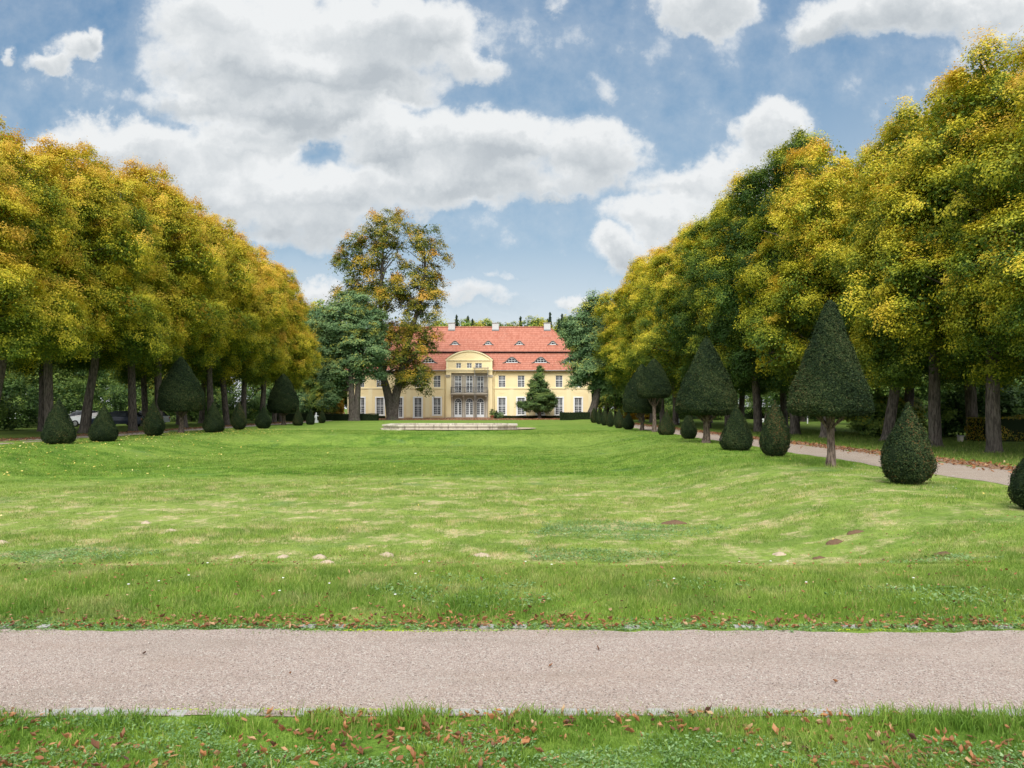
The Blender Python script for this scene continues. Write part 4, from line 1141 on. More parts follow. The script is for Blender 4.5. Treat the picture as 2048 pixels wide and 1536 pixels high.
def cone(xpx, ybase, ytop, wpx, kind, label, group, Y=None):
    X_, Y_ = px(xpx, ybase, Y)
    H = (ybase - ytop) / FPX * Y_; Wd = wpx / FPX * Y_
    mw = 2 * max(p[0] for p in cone_prof[kind]) * 2.0
    r = thing('clipped_yew', label, 'topiary', (X_, Y_, hz(X_, Y_)), random.uniform(0, 6.28), group, (Wd / mw, Wd / mw, H / 2.0))
    me, core = CONE[kind]
    c = link('foliage', me, r); t_ = random.uniform(.42, .56); c.color = (t_,) * 3 + (1,)
    link('core', core, c)
    return r
gL, gR = 'clipped cones along the left edge of the lawn', 'clipped cones along the right edge of the lawn'
for a_ in [(118, 888, 795, 60, 'cone', 'tallest clipped yew cone nearest the left picture edge'), (208, 883, 809, 53, 'cone', 'clipped yew cone, second from the left picture edge'),
           (307, 872, 802, 41, 'pear', 'clipped yew cone just left of the first mushroom yew'), (427, 865, 802, 40, 'cone', 'clipped yew cone just right of the first mushroom yew'),
           (478, 860, 802, 29, 'slim', 'slim clipped yew cone midway between left mushroom yews'), (527, 857, 811, 31, 'pear', 'clipped yew cone just left of the far mushroom yew'),
           (596, 851, 815, 21, 'cone', 'small clipped yew just right of far left mushroom yew'), (621, 849.5, 815, 17, 'cone', 'small clipped yew left of the white garden figure'),
           (644, 846.5, 818, 15, 'pear', 'small clipped yew right of the white garden figure')]:
    cone(*a_[:5], a_[5], gL)
for a_ in [(2078, 1020, 870, 104, 'pear', 'clipped yew cut off by the right picture edge'), (1816, 968, 803, 99, 'pear', 'largest pear shaped clipped yew beside the gravel path'),
           (1550, 914, 800, 58, 'slim', 'slim clipped yew left of the tallest mushroom yew'), (1473, 901, 809, 63, 'cone', 'broad clipped yew cone right of the second mushroom yew'),
           (1377, 878, 821, 33, 'pear', 'rounded clipped yew under left side of second mushroom yew'), (1333, 870, 820, 34, 'cone', 'clipped yew cone right of the pale stemmed mushroom yew'),
           (1257, 859, 823, 24, 'pear', 'yellowish clipped yew under the dark twin mushroom yew'), (1238, 856.5, 815, 20, 'pear', 'clipped yew, last but four toward the house on right'),
           (1221, 853.5, 818, 16, 'slim', 'clipped yew, fourth from the leaning locust'), (1209, 851, 814, 16, 'slim', 'clipped yew, third from the leaning locust'),
           (1198, 848.5, 817, 12, 'slim', 'clipped yew, second from the leaning locust'), (1188, 847, 815, 15, 'slim', 'clipped yew standing right beside the leaning locust foot')]:
    cone(*a_[:5], a_[5], gR)
cone(993, 836.5, 819, 10, 'slim', 'tiny clipped yew by the portico shrubs', gR, Y=122.5)
cone(1170, 832, 822, 7, 'cone', 'tiny clipped yew tip behind the right clipped hedge', gR, Y=118)

def standard(xb, yb, ytop, ybot, wpx, prof, n, leaf, tr, label, seed, yaw=0, stem_dx=0):
    X_, Y_ = px(xb, yb)
    s = Y_ / FPX; H = (yb - ytop) * s; zb = (yb - ybot) * s; R = wpx * s / 2
    r = thing('mushroom_yew', label, 'topiary', (X_, Y_, hz(X_, Y_)), yaw, 'clipped yews on bare stems')
    pf = [(p[0] * R, zb + p[1] * (H - zb)) for p in prof]
    me, core = clipped('mushroom_yew_crown', pf, n, leaf, seed, .030)
    c = link('foliage', me, r); c.color = (.47,) * 3 + (1,)
    link('core', core, c)
    mb = MB(); rr = tr
    mb.tube([(0.02, 0, -.1), (0, 0, 0.02), (.03, 0, zb * .25), (.02, .02, zb * .6), (stem_dx, 0, zb * 1.0), (stem_dx, 0, zb + .5)], [rr * 1.9, rr * 1.35, rr, rr * .88, rr * 1.05, rr * .8], 12, rough=.16)
    for k_ in range(7):
        a_ = k_ * .9 + seed
        limb(mb, (stem_dx, 0, zb * .72), (math.cos(a_) * R * .55, math.sin(a_) * R * .55, zb + .22 * (H - zb) * .5), rr * .38, .02, 5, -.05)
    link('trunk', mb.mesh('yew_stem', M['bark_yew'], True), r)
pA = [(.05, .03), (.55, .0), (.86, .01), (.97, .05), (1.0, .10), (.94, .20), (.82, .32), (.67, .46), (.54, .58), (.405, .70), (.29, .82), (.20, .91), (.13, .965), (.06, .99), (.01, 1.0)]
pD = [(.05, .04), (.5, .0), (.85, .02), (.97, .07), (1.0, .14), (.90, .28), (.77, .42), (.63, .54), (.50, .64), (.38, .74), (.26, .84), (.15, .92), (.07, .97), (.01, 1.0)]
pB = [(.05, .04), (.5, .0), (.82, .02), (.96, .09), (1.0, .19), (.95, .33), (.83, .48), (.66, .64), (.46, .79), (.27, .90), (.13, .965), (.05, .99), (.01, 1.0)]
pC = [(.05, .02), (.6, .0), (.9, .02), (1.0, .12), (1.0, .25), (.93, .38), (.80, .53), (.60, .68), (.37, .82), (.2, .92), (.10, .97), (.04, .995), (.01, 1.0)]
standard(1660, 933, 599, 832, 158, pA, 80000, .055, .11, 'tallest mushroom clipped yew on a peeling stem, right foreground', 61)
standard(1413, 886, 672, 830, 123, pD, 70000, .075, .17, 'broad mushroom clipped yew, second largest on the right', 62)
standard(1308, 864, 717, 796, 68, pB, 42000, .08, .13, 'mushroom clipped yew on the pale stem farther right row', 63)
standard(1284, 861, 727, 826, 76, pC, 42000, .08, .13, 'dark mushroom clipped yew half hidden behind the pale stemmed one', 64, stem_dx=-.3)
standard(362, 866, 713, 823, 86, pC, 42000, .08, .15, 'larger mushroom clipped yew on the left side', 65)
standard(567, 850, 747, 826, 62, pB, 38000, .09, .17, 'smaller mushroom clipped yew farther along the left side', 66)

# ------------------------------------------------------------------ hedges, shrubs, walls
def hedge(x0, x1, y0, y1, h, label, leaf=.09, dens=260, mat='yew', turn=.42, group=None, lump=.03):
    cx, cy = (x0 + x1) / 2, (y0 + y1) / 2
    t = thing('hedge', label, 'hedge', (cx, cy, hz(cx, cy)), 0, group)
    w_, d_ = (x1 - x0) / 2, (y1 - y0) / 2
    faces = [('t', (x1 - x0) * (y1 - y0)), ('f', (x1 - x0) * h), ('b', (x1 - x0) * h), ('l', (y1 - y0) * h), ('r', (y1 - y0) * h)]
    Cs, Ns = [], []
    for k_, ar in faces:
        n = int(ar * dens); a_, b_ = rng.uniform(-1, 1, n), rng.uniform(0, 1, n)
        if k_ == 't': c_ = np.stack([a_ * w_, (b_ * 2 - 1) * d_, np.full(n, h)], -1); N_ = (0, 0, 1)
        elif k_ in 'fb': s_ = -1 if k_ == 'f' else 1; c_ = np.stack([a_ * w_, np.full(n, s_ * d_), b_ * h], -1); N_ = (0, s_, 0)
        else: s_ = -1 if k_ == 'l' else 1; c_ = np.stack([np.full(n, s_ * w_), a_ * d_, b_ * h], -1); N_ = (s_, 0, 0)
        N_ = np.array(N_, float)
        off = lump * (np.sin(c_[:, 0] * 2.3) + np.sin(c_[:, 2] * 5 + c_[:, 0])) - np.abs(rng.normal(0, .03, n))
        Cs.append(c_ + N_ * off[:, None]); Ns.append(N_ + rng.normal(0, .5, (n, 3)))
    C = np.concatenate(Cs); N = np.concatenate(Ns); N /= np.linalg.norm(N, axis=1)[:, None]
    V, Fq, T = leaf_cloud(C, N, leaf, np.clip(rng.normal(.45, .2, len(C)), 0, 1), .5)
    c = link('foliage', np_mesh('hedge_foliage', V, [Fq], M[mat], {'tint': T}), t); c.color = (turn,) * 3 + (1,)
    mb = MB(); mb.box(-w_ + .05, w_ - .05, -d_ + .05, d_ - .05, 0, h - .06)
    link('core', mb.mesh('hedge_core', M['yewcore']), c)
    return t
hedge(-31.6, -27.2, 100.6, 101.8, 1.05, 'dark clipped hedge block at far left behind the white figure', dens=200)
hedge(-27.0, -18.6, 103.8, 105.0, 0.95, 'dark clipped hedge behind the left locust stems', dens=200)
hedge(6.1, 9.9, 94.5, 96, 1.0, 'dark clipped hedge left of the leaning locust foot', dens=260)
hedge(-3.0, 11.0, 123.2, 123.9, .5, 'low box hedge along the right wing foot', dens=180)
hedge(-24.5, -20.8, 122.9, 123.6, .45, 'low box hedge along the left wing foot', dens=180)
X_, Y_ = px(1930, 882)
hedge(24.6, 40, 39.0, 40.6, 1.25, 'yellowing beech hedge behind the trunks at the right edge', leaf=.09, dens=330, mat='rust', turn=.56, lump=.07)
hedge(18.0, 75.0, 118, 119, 1.9, 'long dark hedge beyond the far right lawn', leaf=.16, dens=90)
hedge(-43.5, -31.8, 118.5, 119.6, 1.15, 'dark hedge below the garden wall beyond left avenue', leaf=.14, dens=120)

def shrub(x, y, r, h, mat, label, n=9000, leaf=.10, seed=70, turn=.5, name='shrub', group=None):
    t = thing(name, label, 'shrub', (x, y, hz(x, y)), 0, group)
    ms = [(0, 0, h * .55, r, r, h * .5), (r * .35, 0, h * .35, r * .7, r * .7, h * .4), (-r * .4, .1, h * .4, r * .7, r * .7, h * .42)]
    me, cents = clumped_crown('shrub_foliage', ms, 60, (r * .16, r * .34), n, leaf, mat, seed=seed, tint0=.45, tint_up=.3, tint_sd=.12, core=.15)
    c = link('foliage', me, t); c.color = (turn,) * 3 + (1,)
    mb = MB(); r2 = np.random.default_rng(seed)
    for k_ in range(6):
        c2 = cents[r2.integers(len(cents))]
        limb(mb, (0, 0, 0), c2, .04, .01, 4, .05, 5)
    link('stems', mb.mesh('shrub_stems', M['bark'], True), t)
    return t
SH = [(-42, 58, 3.2, 3.4, 'green', .34, 'dark bush behind the first left avenue trunks'), (-45, 66, 3.2, 4.0, 'green', .3, 'tall dark bush behind the left parked cars'), (-41, 50, 2.6, 2.6, 'red', .5, 'russet bush behind the nearest left trunks'),
      (-46, 76, 3.6, 4.4, 'green', .36, 'dark bush beyond the dark blue car'), (-44, 86, 3.4, 4.6, 'green', .35, 'bush behind the middle of left avenue'), (-41, 96, 3.4, 4.4, 'green', .38, 'bush behind the far limes on the left'),
      (-38, 104, 3.2, 4.2, 'green', .42, 'bush left of the garden wall end'), (-50, 58, 4.0, 5.5, 'green', .38, 'large bush at left edge beyond the avenue'),
      (33, 44, 3.4, 4.2, 'green', .28, 'dark bush behind the beech hedge'), (28.6, 45.5, 2.3, 3.3, 'green', .30, 'dark shrub left of the beech hedge end'), (22.8, 46.0, 1.7, 2.3, 'green', .62, 'light green shrub behind the tallest mushroom yew'),
      (25.5, 50.5, 2.0, 2.6, 'green', .58, 'light green shrub between the right avenue trunks'), (38, 56, 4.0, 5.0, 'green', .34, 'tall dark bush far right beyond the limes'), (42, 47, 4.0, 5.5, 'green', .30, 'dark bush at the far right edge'),
      (47, 70, 4.5, 6.0, 'green', .36, 'big bush beyond the right hand lawn'), (30, 108, 4.0, 5.5, 'green', .4, 'bush at the end of the far right lawn'), (24.0, 112, 3.2, 4.0, 'green', .45, 'bush behind the last right limes'),
      (19.5, 114, 2.6, 3.0, 'gold', .5, 'golden shrub behind small cones on the right'), (40, 104, 4.5, 6.0, 'green', .36, 'bush right of far hedge on right lawn')]
for i_, (x_, y_, r_, h_, m_, t_, lab) in enumerate(SH):
    shrub(x_, y_, r_, h_, M[m_], lab, 12000, .17, 70 + i_, t_, group='bushes behind the avenues')
shrub(-27.4, 117.5, 1.0, 3.6, M['gold'], 'bright golden shrub at the left corner of the house', 5000, .16, 95)
shrub(-31.2, 113, 2.4, 4.2, M['locust'], 'grey green shrub left of the house corner', 9000, .18, 96)
shrub(-36.3, 112, 2.6, 4.6, M['locust'], 'grey green shrub behind the small cones on the left', 9000, .18, 97)
shrub(*px(985, 0, 122.8), .5, 1.6, M['green'], 'leafy potted plant right of the portico doors', 1500, .10, 98)
shrub(*px(998, 0, 122.4), .75, 1.15, M['locust'], 'rounded grey green shrub beside the tiny clipped yew', 2500, .09, 99)
t = thing('plant_pot', 'terracotta pot under the leafy plant by the portico', 'pot', (px(985, 0, 122.8)[0], 122.8, 0))
mb = MB(); mb.lathe([(.22, 0), (.27, .1), (.36, .45), (.40, .46), (.40, .54), (.33, .54), (.30, .5), (.01, .48)], 20); mb.build('bowl', M['terracotta'], t, True)

# long garden wall left of the house
t = thing('garden_wall', 'low cream garden wall with pale coping left of the house', 'wall', (-34.8, 123.5, 0))
mb = MB(); mb.box(-9.5, 7.3, -.15, .15, -.2, .95); mb.build('wall', M['wall'], t)
mb = MB(); mb.box(-9.6, 7.3, -.22, .22, .953, 1.10); mb.build('coping', M['wall_trim'], t)

# ------------------------------------------------------------------ fountain basin
t = thing('fountain_basin', 'empty octagonal stone fountain basin on the lawn before the house', 'fountain', (FX, FY, .0))
def octo(hw, hd, ch):
    return [(-hw + ch, -hd), (hw - ch, -hd), (hw, -hd + ch), (hw, hd - ch), (hw - ch, hd), (-hw + ch, hd), (-hw, hd - ch), (-hw, -hd + ch)]
def ring(mb, outer, inner_, z0, z1):
    n = len(outer)
    v = [(x, y, z0) for x, y in outer] + [(x, y, z1) for x, y in outer] + [(x, y, z1) for x, y in inner_] + [(x, y, z0) for x, y in inner_]
    q_ = []
    for i_ in range(n):
        j = (i_ + 1) % n
        q_ += [(i_, j, n + j, n + i_), (n + i_, n + j, 2 * n + j, 2 * n + i_), (2 * n + i_, 2 * n + j, 3 * n + j, 3 * n + i_), (3 * n + i_, 3 * n + j, j, i_)]
    mb.add(v, q_)
mb = MB(); ring(mb, octo(5.35, 3.6, 1.5), octo(4.85, 3.1, 1.35), -.05, .30); mb.build('basin_wall', M['limestone'], t)
mb = MB(); ring(mb, octo(5.45, 3.72, 1.53), octo(4.72, 2.98, 1.3), .303, .42); mb.build('coping', M['limestone'], t)
mb = MB(); ring(mb, octo(5.50, 3.78, 1.54), octo(5.38, 3.63, 1.50), -.05, .09); mb.build('plinth', M['limestone'], t)
mb = MB(); mb.prism(octo(4.84, 3.09, 1.34), -.04, .12); mb.build('floor', M['sand'], t)
mb = MB(); mb.lathe([(.55, .12), (.6, .2), (.5, .3), (.2, .34), (.14, .42), (.1, .47), (.01, .48)], 20); mb.build('nozzle_plinth', M['limestone'], t, True)

# ------------------------------------------------------------------ the villa
def ux(u): return (u - 992) / 35.1
def vz(v): return CAM_H + (HORIZON - (560 + v / 2.926)) / 12.0
house = thing('villa', 'long two storey cream yellow villa with red tiled hipped roof', 'house', (HX, HY, 0))
HWD = 20.35
wins_u = [190, 302, 414, 524, 636]
upper = [(s * d) / 35.1 for s in (-1, 1) for d in wins_u]
lower = upper
DOORS = [-302 / 35.1, -414 / 35.1]
def wall_open(mb, x0, x1, z0, z1, y, ops, dep=.22):
    xs_ = sorted({x0, x1, *[o[0] for o in ops], *[o[1] for o in ops]}); zs_ = sorted({z0, z1, *[o[2] for o in ops], *[o[3] for o in ops]})
    for a_, b_ in zip(xs_[:-1], xs_[1:]):
        for c_, d_ in zip(zs_[:-1], zs_[1:]):
            mx_, mz_ = (a_ + b_) / 2, (c_ + d_) / 2
            if any(o[0] < mx_ < o[1] and o[2] < mz_ < o[3] for o in ops): continue
            mb.quad((a_, y, c_), (b_, y, c_), (b_, y, d_), (a_, y, d_))
    for (a_, b_, c_, d_) in ops:
        mb.quad((a_, y, c_), (a_, y + dep, c_), (a_, y + dep, d_), (a_, y, d_))
        mb.quad((b_, y, d_), (b_, y + dep, d_), (b_, y + dep, c_), (b_, y, c_))
        mb.quad((a_, y, d_), (a_, y + dep, d_), (b_, y + dep, d_), (b_, y, d_))
        mb.quad((a_, y + dep, c_), (a_, y, c_), (b_, y, c_), (b_, y + dep, c_))
UW, UZ0, UZ1 = 1.16, 5.20, 7.18
LW, LZ0, LZ1 = 1.22, .62, 3.45
BX = 134 / 35.1         # half width of the centre bay
ops = []
for x_ in upper: ops.append((x_ - UW / 2, x_ + UW / 2, UZ0, UZ1))
for x_ in lower:
    z0_ = .22 if any(abs(x_ - d) < .1 for d in DOORS) else LZ0
    ops.append((x_ - LW / 2, x_ + LW / 2, z0_, LZ1))
mb = MB(); wall_open(mb, -HWD, HWD, 0, 8.0, 0, ops)
mb.quad((-HWD, 14, 0), (-HWD, 0, 0), (-HWD, 0, 8), (-HWD, 14, 8)); mb.quad((HWD, 0, 0), (HWD, 14, 0), (HWD, 14, 8), (HWD, 0, 8)); mb.quad((HWD, 14, 0), (-HWD, 14, 0), (-HWD, 14, 8), (HWD, 14, 8))
mb.build('wall', M['wall'], house)
mb = MB()
for s in (-1, 1):
    a_, b_ = sorted((s * (BX + .02), s * HWD))
    mb.box(a_, b_ + (.05 if s > 0 else 0), -.10, -.002, 4.95, 5.10)
mb.build('string_course', M['wall_trim'], house)
for s in (-1, 1):
    for k_ in range(4):
        m_ = s * (wins_u[k_] + wins_u[k_ + 1]) / 2 / 35.1
        b = MB(); b.box(m_ - .34, m_ + .34, -.05, -.002, .32, 4.948); b.build('lisene', M['wall_trim'], house)
for s in (-1, 1):
    b = MB(); b.box(min(s * (HWD - .55), s * HWD), max(s * (HWD - .55), s * HWD), -.05, -.002, .32, 4.948); b.build('lisene', M['wall_trim'], house)
mb = MB()
for s in (-1, 1):
    mb.box(min(s * (BX + .02), s * HWD), max(s * (BX + .02), s * HWD), -.075, -.002, -.1, .20)
mb.build('plinth', M['plinth'], house)
for s in (-1, 1):   # cornice under the eaves
    mb = MB(); mb.box(min(s * (BX + .02), s * (HWD + .1)), max(s * (BX + .02), s * (HWD + .1)), -.22, -.002, 7.72, 7.96); mb.build('cornice', M['wall_trim'], house)

def win_frame(W_, H_, cols, rows, tr=None, fr=.07, mun=.032, double=True, depth=.06):
    """white sash frame with muntins, built from z=0, centred on x; y is its front"""
    mb = MB()
    mb.box(-W_ / 2, -W_ / 2 + fr, 0, depth, 0, H_); mb.box(W_ / 2 - fr, W_ / 2, 0, depth, 0, H_)
    mb.box(-W_ / 2 + fr, W_ / 2 - fr, 0, depth, 0, fr); mb.box(-W_ / 2 + fr, W_ / 2 - fr, 0, depth, H_ - fr, H_)
    if double: mb.box(-.05, .05, -.004, depth - .004, fr, H_ - fr)
    if tr: mb.box(-W_ / 2 + fr, W_ / 2 - fr, -.007, depth - .007, tr - .05, tr + .05)
    for k_ in range(1, cols):
        x_ = -W_ / 2 + W_ * k_ / cols
        if double and abs(x_) < .02: continue
        mb.box(x_ - mun / 2, x_ + mun / 2, .008, depth - .01, fr, H_ - fr)
    for k_ in range(1, rows):
        z_ = H_ * k_ / rows
        if tr and abs(z_ - tr) < .08: continue
        mb.box(-W_ / 2 + fr, W_ / 2 - fr, .012, depth - .014, z_ - mun / 2, z_ + mun / 2)
    return mb
def pane_mesh(W_, H_):
    mb = MB(); mb.box(-W_ / 2 + .03, W_ / 2 - .03, .055, .075, .03, H_ - .03); return mb
def add_window(me_f, me_p, x, z, y=.12, sur=None, name='window'):
    o = link(name, me_f, house, (x, y, z)); link('pane', me_p, o)
    if sur: link('surround', sur, o, (0, -y, 0))
    return o
fu = win_frame(UW, UZ1 - UZ0, 4, 5, tr=(UZ1 - UZ0) * .6).mesh('window_upper', M['white']); pu = pane_mesh(UW, UZ1 - UZ0).mesh('pane_upper', M['glass'])
fl = win_frame(LW, LZ1 - LZ0, 4, 8, tr=(LZ1 - LZ0) * .52).mesh('window_lower', M['white']); pl = pane_mesh(LW, LZ1 - LZ0).mesh('pane_lower', M['glass'])
fd = win_frame(LW, LZ1 - .22, 4, 9, tr=(LZ1 - .22) * .58).mesh('garden_door', M['white']); pd = pane_mesh(LW, LZ1 - .22).mesh('pane_door', M['glass'])
def surround(W_, H_, t_=.20, sill=True):
    mb = MB()
    mb.box(-W_ / 2 - t_, -W_ / 2 + .01, -.07, -.002, -.02, H_ + t_); mb.box(W_ / 2 - .01, W_ / 2 + t_, -.07, -.002, -.02, H_ + t_)
    mb.box(-W_ / 2 + .01, W_ / 2 - .01, -.07, -.002, H_ - .01, H_ + t_)
    mb.box(-W_ / 2 - t_ - .04, W_ / 2 + t_ + .04, -.11, -.002, -.16, -.02)
    return mb.mesh('surround', M['white'])
def sill(W_):
    mb = MB(); mb.box(-W_ / 2 - .08, W_ / 2 + .08, -.09, .0, -.10, -.0); return mb.mesh('sill', M['wall_trim'])
sl = surround(LW, LZ1 - LZ0); sd_ = surround(LW, LZ1 - .22)
su = sill(UW)
for x_ in upper:
    o = add_window(fu, pu, x_, UZ0)
for x_ in lower:
    if any(abs(x_ - d) < .1 for d in DOORS): add_window(fd, pd, x_, .22, sur=sd_, name='garden_door')
    else: add_window(fl, pl, x_, LZ0, sur=sl)
# swagged relief above the ground floor windows
mb = MB()
for x_ in lower:
    pts = [(x_ + .36 * math.cos(a_), -.015, 4.35 + .14 * math.sin(a_)) for a_ in np.linspace(math.pi, 2 * math.pi, 9)]
    mb.tube(pts, [.025] * 9, 5)
    mb.box(x_ - .5, x_ - .34, -.03, -.002, 4.33, 4.37); mb.box(x_ + .34, x_ + .5, -.03, -.002, 4.33, 4.37)
mb.build('relief', M['wall_trim'], house)

# roof: lower skirt and steeper upper hip with a painted shadow strip between
EY, EZ = -.55, 8.0
BY, BZ = 2.75, 11.25
UY, UZ = 2.35, 11.36
RY, RZ = 7.0, 15.95
def hip(mb, x_out, y_out, z0, x_in, y_in, z1, back=14.0):
    yb0, yb1 = back - y_out, back - y_in
    a_ = [(-x_out, y_out, z0), (x_out, y_out, z0), (x_out, yb0, z0), (-x_out, yb0, z0)]
    b_ = [(-x_in, y_in, z1), (x_in, y_in, z1), (x_in, yb1, z1), (-x_in, yb1, z1)]
    mb.add(a_ + b_, [(0, 1, 5, 4), (1, 2, 6, 5), (2, 3, 7, 6), (3, 0, 4, 7)])
mb = MB()
hip(mb, HWD + .55, EY, EZ, HWD - 2.75, BY, BZ)
hip(mb, HWD - 2.35, UY, UZ, 13.7, RY - .01, RZ)
mb.box(-HWD + 2.4, HWD - 2.4, UY + .02, 14 - UY, BZ + .0, UZ - .003)
mb.add([(-HWD - .55, EY, EZ - .12), (HWD + .55, EY, EZ - .12), (HWD + .55, 14 - EY, EZ - .12), (-HWD - .55, 14 - EY, EZ - .12)], [(0, 3, 2, 1)])
roof = mb.build('roof', M['tiles'], house)
mb = MB(); mb.tube([(-13.8, RY, RZ + .02), (13.8, RY, RZ + .02)], [.13, .13], 8)
for sx in (-1, 1):
    mb.tube([(sx * 13.7, RY, RZ + .03), (sx * (HWD - 2.35), UY, UZ + .03)], [.10, .10], 8)
    mb.tube([(sx * (HWD - 2.75), BY, BZ - .02), (sx * (HWD + .55), EY, EZ + .03)], [.10, .10], 8)
mb.build('ridge_tiles', M['tiles'], roof, True)
mb = MB(); mb.box(-HWD + 2.3, HWD - 2.3, UY - .06, UY + .14, UZ - .14, UZ - .004); mb.build('break_shadow_strip', M['dark'], roof)  # dark strip standing in for the shadow under the upper roof's overhang
for s in (-1, 1):
    mb = MB(); mb.tube([(s * (BX + .1), EY - .07, EZ - .03), (s * (HWD + .6), EY - .07, EZ - .03)], [.085, .085], 8); mb.build('gutter', M['gutter'], house, True)
    mb = MB(); x_ = s * (BX + .32)
    mb.tube([(x_ + s * .25, EY, EZ - .1), (x_ + s * .1, -.3, EZ - .5), (x_, -.12, EZ - .9), (x_, -.12, .2)], [.05] * 4, 8); mb.build('downpipe', M['wall_trim'], house, True)

sL = (BZ - EZ) / (BY - EY); sU = (RZ - UZ) / (RY - UY)
def eyebrow(x, yf, zf_, slope, hw, h, gw, gh, big):
    """eyebrow dormer: tiled bell-shaped hood that dies into the roof, arched window under it"""
    n = 25
    t = np.linspace(-1, 1, n); hh = h * (np.cos(t * np.pi / 2) ** 2)
    s2 = slope * .25
    v1, v2 = [], []
    for a_, b_ in zip(t, hh):
        v1.append((a_ * hw, 0, b_ + .02)); run = (b_ + .0) / (slope - s2)
        v2.append((a_ * hw * (1 + .0), run, b_ + .02 + s2 * run + .012))
    o_ = MB()
    o_.add(v1 + v2, [(i_, i_ + 1, n + i_ + 1, n + i_) for i_ in range(n - 1)])
    # thin dark lip
    d = o_.build('eyebrow_dormer', M['tiles'], roof, True, (x, yf, zf_))
    lip = MB(); lip.tube([(p[0], -.05, p[2] - .02) for p in v1], [.075] * n, 6); lip.build('lip', M['iron'], d, True)
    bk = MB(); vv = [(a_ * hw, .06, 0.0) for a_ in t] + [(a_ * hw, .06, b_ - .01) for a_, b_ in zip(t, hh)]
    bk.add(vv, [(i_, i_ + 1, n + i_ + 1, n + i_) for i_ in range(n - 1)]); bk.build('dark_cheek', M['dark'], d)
    fm = MB(); m_ = 13; ang = np.linspace(0, np.pi, m_)
    outer = [(gw * math.cos(a_), gh * math.sin(a_)) for a_ in ang]; fr = .075
    inn = [((gw - fr) * math.cos(a_), (gh - fr) * math.sin(a_)) for a_ in ang]
    vv = [(p[0], .03, p[1]) for p in outer] + [(p[0], .03, p[1]) for p in inn] + [(p[0], .08, p[1]) for p in outer] + [(p[0], .08, p[1]) for p in inn]
    fm.add(vv, [(i_, m_ + i_, m_ + i_ + 1, i_ + 1) for i_ in range(m_ - 1)] + [(m_ + i_, 3 * m_ + i_, 3 * m_ + i_ + 1, m_ + i_ + 1) for i_ in range(m_ - 1)] + [(i_, i_ + 1, 2 * m_ + i_ + 1, 2 * m_ + i_) for i_ in range(m_ - 1)])
    fm.box(-gw, gw, .02, .08, -.03, .06)
    for f_ in ((-.5, 0, .5) if big else (-.4, .4)):
        zt = gh * math.sqrt(1 - f_ * f_) - .02
        fm.box(gw * f_ - .025, gw * f_ + .025, .035, .07, .06, zt)
    if big: fm.box(-gw * .86, gw * .86, .04, .068, gh * .48 - .02, gh * .48 + .02)
    w_ = fm.build('window', M['white'], d, False, (0, -.06, .07))
    pn = MB(); vv = [((gw - .03) * math.cos(a_), .085, (gh - .03) * math.sin(a_)) for a_ in ang]
    pn.add(vv, polys=[tuple(range(m_))[::-1]]); pn.build('pane', M['glass'], d, False, (0, -.04, .07))
for u in (750, 1238, 1407, 1575, 577, 408):
    z_ = 9.28; y_ = EY + (z_ - EZ) / sL
    eyebrow(ux(u) * (1 + y_ / 125), y_ - .02, z_, sL, 1.55, .98, .98, .80, True)
for u in (900, 1095, 1277, 1472, 705, 512):
    z_ = 12.55; y_ = UY + (z_ - UZ) / sU
    eyebrow(ux(u) * (1 + y_ / 125), y_ - .02, z_, sU, .95, .66, .54, .44, False)
for u, w_ in ((875, 1.15), (1132, 1.15), (1435, 1.15)):
    x_ = ux(u) * 1.05
    mb = MB(); mb.box(-w_ / 2, w_ / 2, -.4, .4, 0, 1.25); ch = mb.build('chimney', M['cobblelight'], roof, False, (x_, RY - .3, RZ - .62))
    mb = MB(); mb.box(-w_ / 2 - .08, w_ / 2 + .08, -.48, .48, 1.253, 1.36); mb.build('cap', M['cobble'], ch)
    mb = MB(); mb.box(-w_ / 2 - .04, w_ / 2 + .04, -.44, -.403, -.05, .16); mb.build('flashing', M['metal'], ch)

# centre bay
PY = -.75                 # front plane of the bay
OW = 3.02                 # half width of the stone recess
zt = vz(545)
mb = MB()
for s in (-1, 1):
    a_, b_ = sorted((s * OW, s * BX)); mb.box(a_, b_, PY, 0.3, 0, 7.55)
mb.box(-BX, BX, PY, 0.3, zt, 8.0)
bay = mb.build('centre_bay', M['wall'], house)
mb = MB(); mb.box(-BX - .1, BX + .1, PY - .16, .2, 8.003, 8.20); mb.box(-BX - .04, BX + .04, PY - .08, .2, 7.80, 8.0); mb.build('cornice', M['wall_trim'], bay)
AY = PY + .02
mb = MB(); az0, az1 = 8.2, 9.72
aw = [(ux(930), .78), (ux(992), .78), (ux(1046), 1.1)]
wall_open(mb, -BX, BX, az0, az1, AY, [(x_ - w_ / 2, x_ + w_ / 2, 8.36, 9.22) for x_, w_ in aw], .16)
for s in (-1, 1):
    mb.quad((s * BX, AY, az0), (s * BX, 4, az0), (s * BX, 4, az1), (s * BX, AY, az1))
mb.build('attic_wall', M['wall'], bay)
for x_, w_ in aw:
    f_ = win_frame(w_, .86, 4 if w_ < 1 else 6, 2, fr=.05, mun=.03).mesh('attic_window', M['white'])
    o = link('attic_window', f_, bay, (x_, AY + .08, 8.36)); link('pane', pane_mesh(w_, .86).mesh('attic_pane', M['glass']), o)
for s in (-1, 1):
    for xx in (ux(900), ux(962), BX - .35):
        pass
    a_, b_ = sorted((s * (BX - .32), s * (BX - .0)))
    mb = MB(); mb.box(a_, b_, AY - .05, AY - .002, 8.203, 9.60); mb.build('attic_pilaster', M['wall_trim'], bay)
